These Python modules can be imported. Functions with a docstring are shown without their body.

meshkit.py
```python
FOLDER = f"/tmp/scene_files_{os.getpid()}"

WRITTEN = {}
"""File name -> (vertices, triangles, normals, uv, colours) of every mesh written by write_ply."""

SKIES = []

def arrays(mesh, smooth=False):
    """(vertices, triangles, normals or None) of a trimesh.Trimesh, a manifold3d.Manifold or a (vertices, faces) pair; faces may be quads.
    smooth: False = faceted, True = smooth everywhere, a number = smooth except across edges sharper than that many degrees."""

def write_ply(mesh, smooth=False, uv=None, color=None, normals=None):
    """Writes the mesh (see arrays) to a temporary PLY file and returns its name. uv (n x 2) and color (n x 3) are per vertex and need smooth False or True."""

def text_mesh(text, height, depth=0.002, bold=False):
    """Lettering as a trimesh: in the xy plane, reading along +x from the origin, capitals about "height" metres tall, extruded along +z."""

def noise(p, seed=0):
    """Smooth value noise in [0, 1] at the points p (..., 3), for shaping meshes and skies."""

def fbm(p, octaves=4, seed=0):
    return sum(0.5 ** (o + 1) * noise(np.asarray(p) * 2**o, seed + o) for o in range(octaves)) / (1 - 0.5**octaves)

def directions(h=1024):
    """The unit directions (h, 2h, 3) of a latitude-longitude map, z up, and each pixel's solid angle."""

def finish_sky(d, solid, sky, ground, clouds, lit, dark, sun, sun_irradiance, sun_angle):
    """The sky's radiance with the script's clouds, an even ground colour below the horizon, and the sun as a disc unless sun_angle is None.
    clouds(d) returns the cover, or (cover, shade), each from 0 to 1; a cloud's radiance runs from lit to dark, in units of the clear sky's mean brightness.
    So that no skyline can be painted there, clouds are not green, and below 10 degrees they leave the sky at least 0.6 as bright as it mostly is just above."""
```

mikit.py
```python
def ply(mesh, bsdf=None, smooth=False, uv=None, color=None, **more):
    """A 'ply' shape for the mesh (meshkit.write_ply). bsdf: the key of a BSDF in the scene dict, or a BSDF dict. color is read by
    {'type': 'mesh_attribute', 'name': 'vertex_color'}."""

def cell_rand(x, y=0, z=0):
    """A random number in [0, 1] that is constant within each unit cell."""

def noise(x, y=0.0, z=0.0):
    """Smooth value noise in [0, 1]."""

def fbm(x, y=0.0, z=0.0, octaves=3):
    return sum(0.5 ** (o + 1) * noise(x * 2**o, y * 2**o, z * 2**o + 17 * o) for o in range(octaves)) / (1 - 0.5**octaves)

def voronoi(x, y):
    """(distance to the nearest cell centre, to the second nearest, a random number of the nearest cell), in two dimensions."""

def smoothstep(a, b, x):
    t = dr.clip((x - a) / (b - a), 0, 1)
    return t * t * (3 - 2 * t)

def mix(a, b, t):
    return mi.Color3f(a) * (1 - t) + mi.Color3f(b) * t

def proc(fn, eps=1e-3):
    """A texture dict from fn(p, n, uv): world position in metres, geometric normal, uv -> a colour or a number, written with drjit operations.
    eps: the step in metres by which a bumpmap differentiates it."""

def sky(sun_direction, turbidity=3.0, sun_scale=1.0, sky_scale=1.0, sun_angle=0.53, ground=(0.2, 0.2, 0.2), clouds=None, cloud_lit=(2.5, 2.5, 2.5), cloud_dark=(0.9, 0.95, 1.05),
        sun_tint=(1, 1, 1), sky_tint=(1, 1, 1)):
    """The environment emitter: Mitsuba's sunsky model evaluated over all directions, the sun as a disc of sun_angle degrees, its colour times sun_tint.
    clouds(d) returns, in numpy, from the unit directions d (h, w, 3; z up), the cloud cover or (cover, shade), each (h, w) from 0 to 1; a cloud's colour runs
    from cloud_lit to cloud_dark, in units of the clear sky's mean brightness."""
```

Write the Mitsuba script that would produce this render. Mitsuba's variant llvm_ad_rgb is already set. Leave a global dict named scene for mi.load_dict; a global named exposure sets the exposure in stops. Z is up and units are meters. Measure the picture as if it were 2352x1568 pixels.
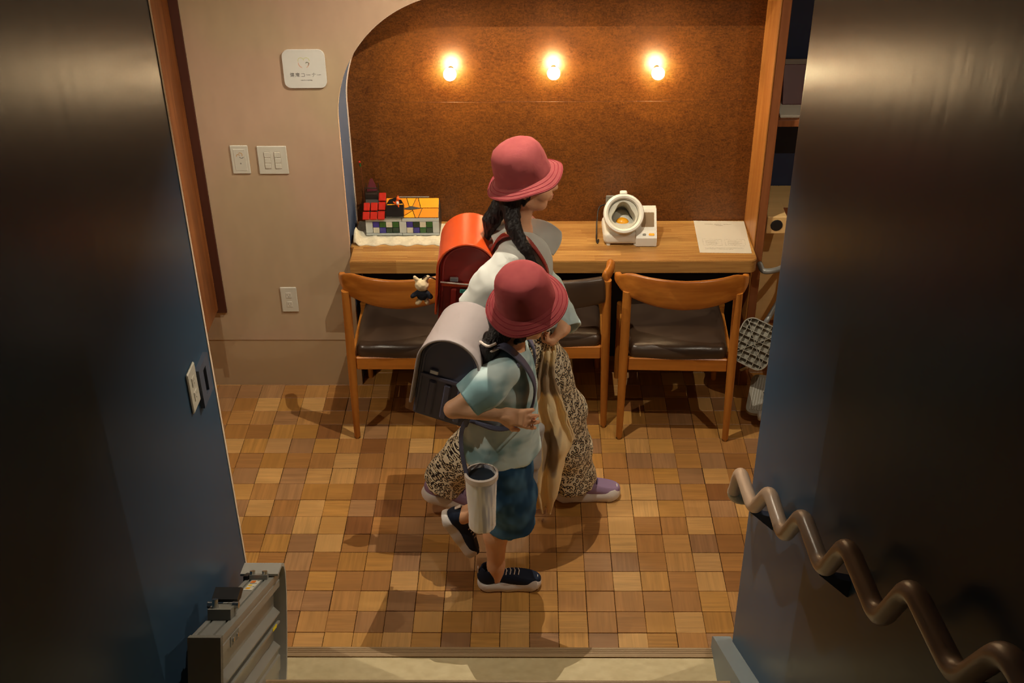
import math, random
import numpy as np, trimesh, manifold3d, shapely
from shapely.geometry import Polygon, Point, box as sbox
import drjit as dr
import mitsuba as mi
import mikit, meshkit
from mikit import ply, proc, noise, fbm, voronoi, cell_rand, smoothstep, mix

T4 = mi.ScalarTransform4f
scene, labels = {}, {}
rng = np.random.default_rng(11)
PI = math.pi

# ---------------------------------------------------------------- camera, lights, exposure
exposure = -0.36
EYE = np.array([-0.0013, -4.3466, 2.9522])
FWD = np.array([-0.01436, 0.84743, -0.53072])
UP = np.array([0.00116, 0.53078, 0.84751])
scene['camera'] = {'type': 'perspective', 'fov': 47.3466, 'fov_axis': 'x', 'near_clip': 0.05, 'far_clip': 100.0,
                   'to_world': T4().look_at(origin=EYE.tolist(), target=(EYE + FWD).tolist(), up=UP.tolist())}
SPOTS = [(0.0, -0.78, 9.6, 'middle'), (-1.32, -1.40, 5.0, 'left'), (1.32, -1.48, 4.3, 'right')]   # ceiling spotlights: x, y, strength
SPOT_Z = 2.40
SPOT_RGB = [1.0, 0.89, 0.70]
ROOM_LAMPS = [(-3.0, -0.7, 5.0), (-2.1, -0.7, 3.0), (2.9, -0.7, 5.0), (2.0, -0.7, 3.0)]  # x, y, radiance factor of round ceiling lamps in the side rooms
LAMP_RGB = np.array([1.0, 0.86, 0.66])
GLOBE_L = [330.0, 236.0, 128.0]
STAIR_LAMP = [4.2, 4.0, 3.9]

# ---------------------------------------------------------------- helpers
def lin(r, g=None, b=None):
    c = np.array([r, g, b], float) / 255.0
    return np.where(c <= 0.04045, c / 12.92, ((c + 0.055) / 1.055) ** 2.4).tolist()

def rgb(c):
    return {'type': 'rgb', 'value': [float(x) for x in c]}

def mat(name, color, rough=0.6, spec=0.4, metal=0.0, bump=None, two=True, **kw):
    base = color if isinstance(color, dict) else rgb(color)
    d = {'type': 'principled', 'base_color': base, 'roughness': rough, 'specular': spec, 'metallic': metal, **kw}
    if bump is not None:
        fn, scale, eps = bump
        d = {'type': 'bumpmap', 'tex': proc(fn, eps), 'scale': scale, 'bsdf': d}
    if two:
        d = {'type': 'twosided', 'bsdf': d}
    scene['mat_' + name] = d
    return 'mat_' + name

def fresh(key):
    if key not in scene and not any(k.startswith(key + '__') for k in scene):
        return key
    i = 1
    while True:
        k = f'{key}_{i:03d}'
        if k not in scene and not any(q.startswith(k + '__') for q in scene) and k not in labels:
            return k
        i += 1

_used = set()
def name_of(key):
    if key not in _used:
        _used.add(key); return key
    i = 1
    while f'{key}_{i:03d}' in _used:
        i += 1
    k = f'{key}_{i:03d}'; _used.add(k); return k

def add(key, mesh, m, smooth=False, label=None, cat=None, group=None, kind=None, **more):
    """one entry of the scene: key may be 'thing' or 'thing__part'"""
    k = name_of(key)
    scene[k] = mesh if isinstance(mesh, dict) else ply(mesh, m, smooth, **more)
    tag(k, label, cat, group, kind)
    return k

def tag(k, label=None, cat=None, group=None, kind=None):
    d = {}
    if label: d['label'] = label
    if cat: d['category'] = cat
    if group: d['group'] = group
    if kind: d['kind'] = kind
    if d: labels[k] = {**labels.get(k, {}), **d}

def thing(key, label, cat, group=None, kind=None):
    k = name_of(key)
    tag(k, label, cat, group, kind)
    return k

def cat_(*ms):
    return trimesh.util.concatenate([m for m in ms])

def hull(pts):
    return trimesh.convex.convex_hull(np.asarray(pts, float))

def cbox(x0, x1, y0, y1, z0, z1, c=0.002):
    """axis aligned box with chamfered edges"""
    c = min(c, (x1 - x0) / 2.01, (y1 - y0) / 2.01, (z1 - z0) / 2.01)
    p = []
    for a in (0, 1):
        for b in (0, 1):
            for d in (0, 1):
                X, Y, Z = (x0, x1)[a], (y0, y1)[b], (z0, z1)[d]
                sx, sy, sz = (1, -1)[a] * c, (1, -1)[b] * c, (1, -1)[d] * c
                p += [(X + sx, Y + sy, Z), (X + sx, Y, Z + sz), (X, Y + sy, Z + sz)]
    return hull(p)

def plain(x0, x1, y0, y1, z0, z1):
    return trimesh.creation.box(bounds=[[x0, y0, z0], [x1, y1, z1]])

def rrect(w, h, r, n=6):
    return Polygon(sbox(-w / 2 + r, -h / 2 + r, w / 2 - r, h / 2 - r).buffer(r, quad_segs=n).exterior)

def M4(R=None, t=(0, 0, 0)):
    m = np.eye(4)
    if R is not None: m[:3, :3] = R
    m[:3, 3] = t
    return m

def axes(x, y, z):
    return np.array([x, y, z], float).T

def rot(axis, deg):
    return trimesh.transformations.rotation_matrix(math.radians(deg), axis)[:3, :3]

def extr(poly, depth, R=None, t=(0, 0, 0)):
    m = trimesh.creation.extrude_polygon(poly, depth, engine='earcut')
    m.apply_transform(M4(R, t)); return m

XZ = axes((1, 0, 0), (0, 0, 1), (0, -1, 0))     # polygon x->X, y->Z, extrusion -> -Y (towards the camera)
YZ = axes((0, 1, 0), (0, 0, 1), (1, 0, 0))      # polygon x->Y, y->Z, extrusion -> +X

def soften(poly_mesh):
    return poly_mesh

def catmull(pts, n=8):
    P = np.asarray(pts, float)
    Q = np.vstack([2 * P[0] - P[1], P, 2 * P[-1] - P[-2]])
    out = []
    for i in range(1, len(Q) - 2):
        t = np.linspace(0, 1, n, endpoint=False)[:, None]
        a, b, c, d = Q[i - 1], Q[i], Q[i + 1], Q[i + 2]
        out.append(0.5 * (2 * b + (c - a) * t + (2 * a - 5 * b + 4 * c - d) * t ** 2 + (-a + 3 * b - 3 * c + d) * t ** 3))
    return np.vstack(out + [P[-1:]])

def sweep(path, prof, up=(0, 0, 1), scale=None, caps=True):
    """sweep a closed 2d profile (n,2) along a path; scale: (n,) or (n,2)"""
    P = np.asarray(path, float); n = len(P)
    t = np.gradient(P, axis=0); t /= np.linalg.norm(t, axis=1, keepdims=True)
    a = np.zeros_like(P)
    u = np.asarray(up, float)
    for i in range(n):
        v = u - t[i] * (u @ t[i])
        if np.linalg.norm(v) < 1e-3: v = np.cross(t[i], [1, 0.3, 0])
        v /= np.linalg.norm(v); a[i] = v; u = v
    b = np.cross(t, a)
    prof = np.asarray(prof, float); m = len(prof)
    s = np.ones((n, 2)) if scale is None else np.broadcast_to(np.asarray(scale, float).reshape(n, -1), (n, 2))
    V = P[:, None] + b[:, None] * (prof[None, :, :1] * s[:, None, :1]) + a[:, None] * (prof[None, :, 1:] * s[:, None, 1:])
    i, j = np.meshgrid(np.arange(n - 1), np.arange(m), indexing='ij')
    q = np.stack([i * m + j, (i + 1) * m + j, (i + 1) * m + (j + 1) % m, i * m + (j + 1) % m], -1).reshape(-1, 4)
    F = np.vstack([q[:, [0, 1, 2]], q[:, [0, 2, 3]]])
    V = V.reshape(-1, 3)
    if caps:
        c0, c1 = len(V), len(V) + 1
        V = np.vstack([V, P[0], P[-1]])
        jj = np.arange(m)
        F = np.vstack([F, np.stack([jj * 0 + c0, jj, (jj + 1) % m], 1), np.stack([jj * 0 + c1, (n - 1) * m + (jj + 1) % m, (n - 1) * m + jj], 1)])
    mesh = trimesh.Trimesh(V, F, process=False)
    if mesh.volume < 0: mesh.invert()
    return mesh

def circ(r=1.0, n=16):
    a = np.arange(n) * 2 * PI / n
    return np.stack([np.cos(a), np.sin(a)], 1) * r

def tube(path, r, n=14, **kw):
    sc = np.asarray(r, float)
    if sc.ndim == 0: return sweep(path, circ(float(sc), n), **kw)
    return sweep(path, circ(1.0, n), scale=sc, **kw)

def lathe(prof, n=48, R=None, t=(0, 0, 0)):
    """revolve (r, z) profile around z; closed at ends on the axis"""
    prof = np.asarray(prof, float); k = len(prof)
    a = np.arange(n) * 2 * PI / n
    V = np.stack([prof[:, None, 0] * np.cos(a), prof[:, None, 0] * np.sin(a), np.repeat(prof[:, 1:], n, 1)], -1).reshape(-1, 3)
    i, j = np.meshgrid(np.arange(k - 1), np.arange(n), indexing='ij')
    q = np.stack([i * n + j, i * n + (j + 1) % n, (i + 1) * n + (j + 1) % n, (i + 1) * n + j], -1).reshape(-1, 4)
    F = np.vstack([q[:, [0, 1, 2]], q[:, [0, 2, 3]]])
    m = trimesh.Trimesh(V, F, process=True)
    m.update_faces(m.nondegenerate_faces())
    if m.volume < 0: m.invert()
    m.apply_transform(M4(R, t)); return m

def cyl(p0, p1, r, n=24, c=0.0):
    p0, p1 = np.array(p0, float), np.array(p1, float)
    L = np.linalg.norm(p1 - p0)
    prof = [(0, 0), (r - c, 0), (r, c), (r, L - c), (r - c, L), (0, L)] if c else [(0, 0), (r, 0), (r, L), (0, L)]
    z = (p1 - p0) / L
    x = np.cross(z, [0, 0, 1] if abs(z[2]) < 0.9 else [1, 0, 0]); x /= np.linalg.norm(x)
    return lathe(prof, n, axes(x, np.cross(z, x), z), p0)

def frame_z(z):
    z = np.asarray(z, float); z = z / np.linalg.norm(z)
    x = np.cross([0, 1, 0], z)
    if np.linalg.norm(x) < 1e-3: x = np.array([1.0, 0, 0])
    x /= np.linalg.norm(x)
    return axes(x, np.cross(z, x), z)

# --------------- implicit surfaces for people, clothes and other soft shapes
class Field:
    def __init__(self, lo, hi, h):
        self.h = h
        self.lo = np.array(lo, float)
        self.n = np.ceil((np.array(hi, float) - self.lo) / h).astype(int) + 1
        self.v = np.full(self.n, 0.2, np.float32)
        self.ax = [self.lo[k] + h * np.arange(self.n[k]) for k in range(3)]
    def _sub(self, lo, hi):
        s = []
        for k in range(3):
            a = max(0, int((lo[k] - self.lo[k]) / self.h)); b = min(self.n[k], int((hi[k] - self.lo[k]) / self.h) + 2)
            if b <= a: return None, None
            s.append(slice(a, b))
        X = np.meshgrid(*[self.ax[k][s[k]] for k in range(3)], indexing='ij', sparse=True)
        return tuple(s), X
    def _mix(self, s, d, k, op):
        v = self.v[s]; d = d.astype(np.float32)
        if op == 'cut':
            d = -d
            h = np.clip(0.5 - 0.5 * (v - d) / k, 0, 1) if k > 0 else None
            self.v[s] = np.maximum(v, d) if k <= 0 else v + (d - v) * h + k * h * (1 - h)
        elif k <= 0: self.v[s] = np.minimum(v, d)
        else:
            h = np.clip(0.5 + 0.5 * (v - d) / k, 0, 1)
            self.v[s] = v + (d - v) * h - k * h * (1 - h)
    def cap(self, a, b, ra, rb=None, k=0.015, op='add', sy=1.0):
        """tapered capsule; sy flattens it along world y"""
        rb = ra if rb is None else rb
        a, b = np.array(a, float), np.array(b, float)
        m = max(ra, rb) * max(1.0, 1 / sy) + k + 3 * self.h
        s, X = self._sub(np.minimum(a, b) - m, np.maximum(a, b) + m)
        if s is None: return self
        d = b - a; dd = max(d @ d, 1e-12)
        t = np.clip(((X[0] - a[0]) * d[0] + (X[1] - a[1]) * d[1] + (X[2] - a[2]) * d[2]) / dd, 0, 1)
        q = np.sqrt((X[0] - a[0] - t * d[0]) ** 2 + ((X[1] - a[1] - t * d[1]) * sy) ** 2 + (X[2] - a[2] - t * d[2]) ** 2)
        self._mix(s, (q - (ra + (rb - ra) * t)) / max(1.0, sy), k, op); return self
    def chain(self, pts, rs, k=0.015, op='add'):
        for i in range(len(pts) - 1): self.cap(pts[i], pts[i + 1], rs[i], rs[i + 1], k, op)
        return self
    def ell(self, c, r, R=None, k=0.015, op='add'):
        c, r = np.array(c, float), np.array(r, float)
        m = r.max() + k + 3 * self.h
        s, X = self._sub(c - m, c + m)
        if s is None: return self
        P = [X[k_] - c[k_] for k_ in range(3)]
        if R is not None: P = [sum(R[i][j] * P[i] for i in range(3)) for j in range(3)]
        k0 = np.sqrt(sum((P[j] / r[j]) ** 2 for j in range(3)))
        k1 = np.sqrt(sum((P[j] / r[j] ** 2) ** 2 for j in range(3)))
        self._mix(s, k0 * (k0 - 1) / np.maximum(k1, 1e-6), k, op); return self
    def rbox(self, c, half, r, R=None, k=0.01, op='add'):
        c, half = np.array(c, float), np.array(half, float)
        m = np.linalg.norm(half) + k + 3 * self.h
        s, X = self._sub(c - m, c + m)
        if s is None: return self
        P = [X[k_] - c[k_] for k_ in range(3)]
        if R is not None: P = [sum(R[i][j] * P[i] for i in range(3)) for j in range(3)]
        q = [np.abs(P[j]) - (half[j] - r) for j in range(3)]
        d = np.sqrt(sum(np.maximum(x, 0) ** 2 for x in q)) + np.minimum(np.maximum(np.maximum(q[0], q[1]), q[2]), 0) - r
        self._mix(s, d, k, op); return self
    def half(self, p, n, op='cut', k=0.0):
        """remove what lies on the side of the normal"""
        n = np.array(n, float) / np.linalg.norm(n)
        X = np.meshgrid(*self.ax, indexing='ij', sparse=True)
        d = (X[0] - p[0]) * n[0] + (X[1] - p[1]) * n[1] + (X[2] - p[2]) * n[2]
        self._mix((slice(None),) * 3, -d, k, 'cut'); return self
    def mesh(self, smooth=2):
        v = self.v; ins = v < 0
        c = [ins[i:v.shape[0] - 1 + i, j:v.shape[1] - 1 + j, k:v.shape[2] - 1 + k] for i in (0, 1) for j in (0, 1) for k in (0, 1)]
        cnt = sum(x.astype(np.int8) for x in c)
        I = np.argwhere((cnt > 0) & (cnt < 8))
        idx = -np.ones(cnt.shape, np.int64); idx[tuple(I.T)] = np.arange(len(I))
        pos = np.zeros((len(I), 3)); w = np.zeros((len(I), 1))
        corners = [np.array(q) for q in np.ndindex(2, 2, 2)]
        for a in corners:
            for k in range(3):
                if a[k] == 0:
                    b = a.copy(); b[k] = 1
                    va, vb = v[tuple((I + a).T)], v[tuple((I + b).T)]
                    on = (va < 0) != (vb < 0)
                    t = np.where(on, va / np.where(on, va - vb, 1), 0)
                    pos += np.where(on[:, None], I + a + t[:, None] * (b - a), 0); w += on[:, None]
        V = self.lo + self.h * pos / w
        F = []
        for k in range(3):
            o = [x for x in range(3) if x != k]
            sl = [slice(1, -1)] * 3; sl[k] = slice(0, -1)
            sl2 = [slice(1, -1)] * 3; sl2[k] = slice(1, None)
            A, B = ins[tuple(sl)], ins[tuple(sl2)]
            E = np.argwhere(A != B); E[:, o[0]] += 1; E[:, o[1]] += 1
            if not len(E): continue
            inside = ins[tuple(E.T)]
            e0, e1 = np.zeros(3, int), np.zeros(3, int); e0[o[0]] = 1; e1[o[1]] = 1
            q = np.stack([idx[tuple((E - x).T)] for x in (e0 + e1, e1, 0 * e0, e0)], 1)
            flip = inside if k != 1 else ~inside
            q = np.where(flip[:, None], q, q[:, ::-1])
            F += [q[:, [0, 1, 2]], q[:, [0, 2, 3]]]
        m = trimesh.Trimesh(V, np.vstack(F), process=False)
        if m.volume < 0: m.invert()
        if smooth: trimesh.smoothing.filter_taubin(m, iterations=smooth * 2)
        return m

def wrinkle(m, amp, freq, seed=0, stretch=(1, 1, 1), oct=2):
    n = m.vertex_normals
    s = np.asarray(freq) * np.asarray(stretch, float)
    m.vertices = m.vertices + n * (amp * (meshkit.fbm(m.vertices * s + 50, oct, seed) - 0.5) * 2)[:, None]
    return m

def keep_big(m):
    parts = m.split(only_watertight=False)
    return max(parts, key=lambda q: len(q.faces)) if len(parts) > 1 else m

# ---------------------------------------------------------------- materials
def grain_mat(name, c0, c1, axis=0, freq=60, rough=0.4, spec=0.4, streak=0.6, **kw):
    """wood with its grain along one world axis"""
    a0, a1 = lin(*c0), lin(*c1)
    def fn(p, n, uv, a0=a0, a1=a1, axis=axis, freq=freq):
        q = [p.x, p.y, p.z]; s = [freq, freq, freq]; s[axis] = freq * 0.06
        w = fbm(q[0] * s[0], q[1] * s[1], q[2] * s[2], 3)
        v = fbm(q[0] * s[0] * .15 + 3, q[1] * s[1] * .15, q[2] * s[2] * .15, 2)
        return mix(a0, a1, dr.clip((w - .5) * 2.2 * streak + (v - .5) * 1.6 + .5, 0, 1))
    return mat(name, proc(fn), rough, spec, **kw)

C_TILE = [lin(*c) for c in ((194, 150, 92), (168, 118, 65), (136, 88, 49), (158, 118, 82), (178, 128, 62))]
def tile_fn(p, n, uv):
    cx, cy = dr.floor(p.x * 10 + 100), dr.floor(p.y * 10 + 100)
    r, r2 = cell_rand(cx, cy, 3), cell_rand(cx, cy, 7)
    par = (mi.Int32(cx + cy) % 2) == 0
    flip = cell_rand(cx, cy, 9) < .12
    along = dr.select(par ^ flip, p.x, p.y)
    across = dr.select(par ^ flip, p.y, p.x)
    g = fbm(across * 190 + r * 40, along * 9 + r2 * 30, 0, 3)
    g2 = noise(across * 60 + r * 90, along * 3, r2 * 9)
    c = mix(C_TILE[1], C_TILE[0], smoothstep(.55, .95, r))
    c = mix(c, C_TILE[2], smoothstep(.22, .05, r))
    c = mix(c, C_TILE[3], smoothstep(.7, .8, r2) * .8)
    c = mix(c, C_TILE[4], smoothstep(.3, .1, r2) * .8)
    k = .88 + .26 * (g - .5) * (0.3 + 1.4 * cell_rand(cx, cy, 5)) + .14 * (g2 - .5) + .16 * (r - .5)
    return c * k
MAT_TILE = mat('tile', proc(tile_fn), .38, .35)
MAT_JOINT = mat('joint', lin(46, 28, 16), .9, .1)
c_pl = [lin(168, 147, 119), lin(172, 145, 122)]
def plaster_fn(p, n, uv):
    w = fbm(p.x * 2.6, p.z * 2.2, p.y * 2, 3)
    f = fbm(p.x * 30, p.z * 9, p.y * 9, 2)
    return mix(c_pl[0], c_pl[1], smoothstep(.35, .65, w)) * (0.96 + .08 * f)
MAT_PLASTER = mat('plaster', proc(plaster_fn), .85, .15)
c_pl2 = [lin(162, 140, 108), lin(168, 142, 112)]
MAT_PLASTER_LOW = mat('plaster_low', proc(lambda p, n, uv: mix(c_pl2[0], c_pl2[1], fbm(p.x * 3, p.z * 3, 0, 2))), .8, .15)
def peel(p, n, uv):
    return fbm(p.x * 34, p.y * 34, p.z * 5, 3)
MAT_NAVY = mat('navy_paint', lin(54, 77, 99), .27, .05, bump=(peel, 0.0005, 2e-3))
MAT_JAMB = mat('jamb_paint', lin(70, 82, 106), .5, .3)
MAT_PALE = mat('pale_edge', lin(214, 196, 176), .6, .3)
cb = [lin(66, 34, 11), lin(112, 64, 21), lin(112, 62, 26)]
def board_fn(p, n, uv):
    a = fbm(p.x * 60, p.z * 150, 0, 3); b = fbm(p.x * 12, p.z * 16, 3, 2)
    d = fbm(p.x * 190, p.z * 190, 1, 2)
    return mix(cb[0], cb[1], dr.clip((a - .5) * .55 + (b - .5) * .35 + (d - .5) * .7 + .5, 0, 1))
MAT_BOARD = mat('brown_board', proc(board_fn), .42, .4)
MAT_POST = grain_mat('post_wood', (130, 80, 34), (154, 104, 50), axis=2, freq=70, rough=.4)
MAT_POST_DARK = grain_mat('post_dark', (110, 62, 32), (128, 76, 42), axis=2, freq=70, rough=.5)
MAT_SHELFWOOD = grain_mat('shelf_wood', (112, 66, 34), (148, 92, 50), axis=2, freq=60, rough=.35)
MAT_SHELFDARK = mat('shelf_dark', lin(66, 34, 24), .5, .3)
def desk_fn(p, n, uv):
    row = dr.floor(p.y * 24 + 9); off = cell_rand(row, 3) * 1.0
    cx = dr.floor(p.x * 2.6 + off * 3)
    r = cell_rand(row, cx, 5)
    g = fbm(p.x * 8 + r * 9, p.y * 150 + r * 7, p.z * 120, 3)
    return mix(lin(134, 92, 47), lin(170, 130, 73), dr.clip(r * .7 + (g - .5) * 1.0 + .15, 0, 1))
MAT_DESK = mat('desk_wood', proc(desk_fn), .36, .4)
MAT_CHAIR = grain_mat('chair_wood', (140, 78, 24), (178, 112, 42), axis=0, freq=46, rough=.30, spec=.5)
MAT_LEG = grain_mat('chair_leg_wood', (152, 90, 32), (182, 118, 48), axis=2, freq=60, rough=.35, spec=.45)
MAT_LEATHER = mat('leather', proc(lambda p, n, uv: mix(lin(46, 36, 30), lin(66, 52, 42), fbm(p.x * 9, p.y * 9, p.z * 9, 2))), .30, .5,
                  bump=(lambda p, n, uv: fbm(p.x * 260, p.y * 260, p.z * 260, 2), 0.0003, 1e-3))
MAT_PLY = grain_mat('plywood', (196, 158, 100), (214, 178, 122), axis=0, freq=40, rough=.6, streak=.4)
MAT_LINO = mat('linoleum', proc(lambda p, n, uv: mix(lin(190, 172, 130), lin(206, 190, 150), fbm(p.x * 38, p.y * 60, 0, 3))), .55, .3)
MAT_NOSE = mat('nosing', proc(lambda p, n, uv: mix(lin(150, 124, 92), lin(164, 138, 106), fbm(p.x * 3, p.y * 200, 0, 2))), .5, .3)
MAT_NOSEDARK = mat('nosing_groove', lin(96, 72, 50), .6, .2)
MAT_STRINGER = mat('stringer_paint', lin(120, 130, 134), .5, .35)
MAT_RAILVINYL = mat('handrail_vinyl', lin(172, 146, 124), .32, .5)
MAT_RAILCAP = mat('handrail_cap', lin(176, 164, 140), .4, .4)
MAT_ALU = mat('aluminium', lin(142, 142, 136), .36, .5, metal=.35)
MAT_GREYPL = mat('grey_plastic', lin(156, 154, 146), .5, .4)
MAT_GREYDK = mat('dark_grey_plastic', lin(112, 110, 102), .55, .4)
MAT_BLACK = mat('black_plastic', lin(22, 22, 24), .4, .4)
MAT_CHROME = mat('chrome', lin(200, 200, 196), .2, .5, metal=1.0)
MAT_WHITE = mat('white_plastic', lin(206, 204, 194), .35, .45)
MAT_PLATE = mat('plate_white', lin(188, 185, 172), .45, .4)
MAT_KEYLINE = mat('plate_line', lin(150, 142, 124), .6, .3)
MAT_SIGN = mat('sign_white', lin(196, 195, 188), .5, .35)
MAT_INK = mat('ink', lin(84, 80, 76), .6, .3)
MAT_INKPALE = mat('ink_pale', lin(150, 146, 132), .7, .2)
MAT_PAPER = mat('paper', lin(186, 181, 167), .75, .2)
MAT_ORANGE = mat('orange_plastic', lin(232, 160, 30), .35, .45)
MAT_SCREEN = mat('screen', lin(128, 110, 88), .08, .8)
MAT_INNERGREY = mat('cuff_grey', lin(176, 174, 160), .7, .2)
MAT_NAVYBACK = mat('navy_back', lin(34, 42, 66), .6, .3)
MAT_CEIL = mat('ceiling_white', lin(196, 186, 170), .9, .1)
MAT_ROOM = mat('room_wall', lin(176, 150, 120), .85, .1)
MAT_BRASS = mat('brass', lin(190, 150, 80), .35, .5, metal=1.0)
# ================================================================ structure
WX0, WX1 = -0.89, 0.622           # stair walls
# floor: dark bed + parquet blocks
add('floor', plain(-4.2, 4.2, -1.74, 1.4, -0.03, -0.0035), MAT_JOINT, kind='structure', label='parquet floor of square wooden blocks')
tile_m = [ply(cbox(-.0495 + e, .0495 - e, -.0495 + f, .0495 - f, -.012, 0, .0012), MAT_TILE) for e, f in ((0, 0), (.0005, .0002), (.0001, .0006), (.0004, .0004))]
def seen(cx, cy):
    """is the block within the photographed part of the floor"""
    d = np.array([cx, cy, 0.0]) - EYE
    right = np.cross(FWD, UP)
    x, y, z = d @ right, d @ UP, d @ FWD
    if not (abs(x / z) < .44 and -.30 < y / z < .3): return False
    for wx, wy in ((WX0, -1.62), (WX1, -1.76)):
        t = (wy - EYE[1]) / (cy - EYE[1])
        if (EYE[0] + t * (cx - EYE[0]) - wx) * np.sign(wx) > 0.0: return False
    return True
cells = []
for j in range(-18, 12):
    for i in range(-42, 42):
        cells.append((i * .1 + .05, j * .1 + .05))
vis = sorted([c for c in cells if seen(*c) and c[1] < .05 and c[1] > -1.62], key=lambda c: c[1])
parts_t = set(vis[:298])
rest = []
for c in cells:
    dz = -.0012 * rng.random() ; v = int(rng.integers(0, 4))
    if c in parts_t:
        k = name_of('floor__tile')
        scene[k] = {**tile_m[v], 'to_world': T4().translate([c[0] + rng.normal(0, .0003), c[1] + rng.normal(0, .0003), dz]).rotate([0, 0, 1], float(rng.normal(0, .18)))}
    elif abs(c[0]) < 2.4 and c[1] < .35:
        m = cbox(c[0] - .0495, c[0] + .0495, c[1] - .0495, c[1] + .0495, -.012 + dz, dz, .0012); rest.append(m)
add('floor__tile_field', cat_(*rest), MAT_TILE, kind='stuff')
add('floor__tile_field_outer', cat_(plain(-4.2, -2.4, -1.74, 1.4, -.012, -.0004), plain(2.4, 4.2, -1.74, 1.4, -.012, -.0004), plain(-2.4, 2.4, .4, 1.4, -.012, -.0004)), MAT_TILE, kind='stuff')
# two little rust marks and a dark knot are in the wood itself
# back wall: pink plaster with the arched niche
NX0, NR, NZC, NTOP = -0.75, 0.50, 1.25, 1.75
PX0, PX1, PYF = 0.934, 0.976, 0.0          # wooden post on the right of the niche
a = np.linspace(PI, PI / 2, 28)
arch = [(NX0, -0.02)] + [(NX0 + NR + NR * math.cos(t), NZC + NR * math.sin(t)) for t in a] + [(PX1, NTOP), (PX1, 3.0), (-4.2, 3.0), (-4.2, -0.02)]
wall_poly = Polygon(arch)
up_poly = wall_poly.intersection(sbox(-5, .24, 5, 4)); low_poly = wall_poly.intersection(sbox(-5, -1, 5, .24))
add('wall_back', extr(up_poly, .02, XZ, (0, .02, 0)), MAT_PLASTER, kind='structure', label='pale pink plaster wall with a rounded arch opening')
add('baseboard_back', extr(low_poly, .017, XZ, (0, .02, 0)), MAT_PLASTER_LOW, kind='structure', label='plain low base band under the pink plaster')
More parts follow.
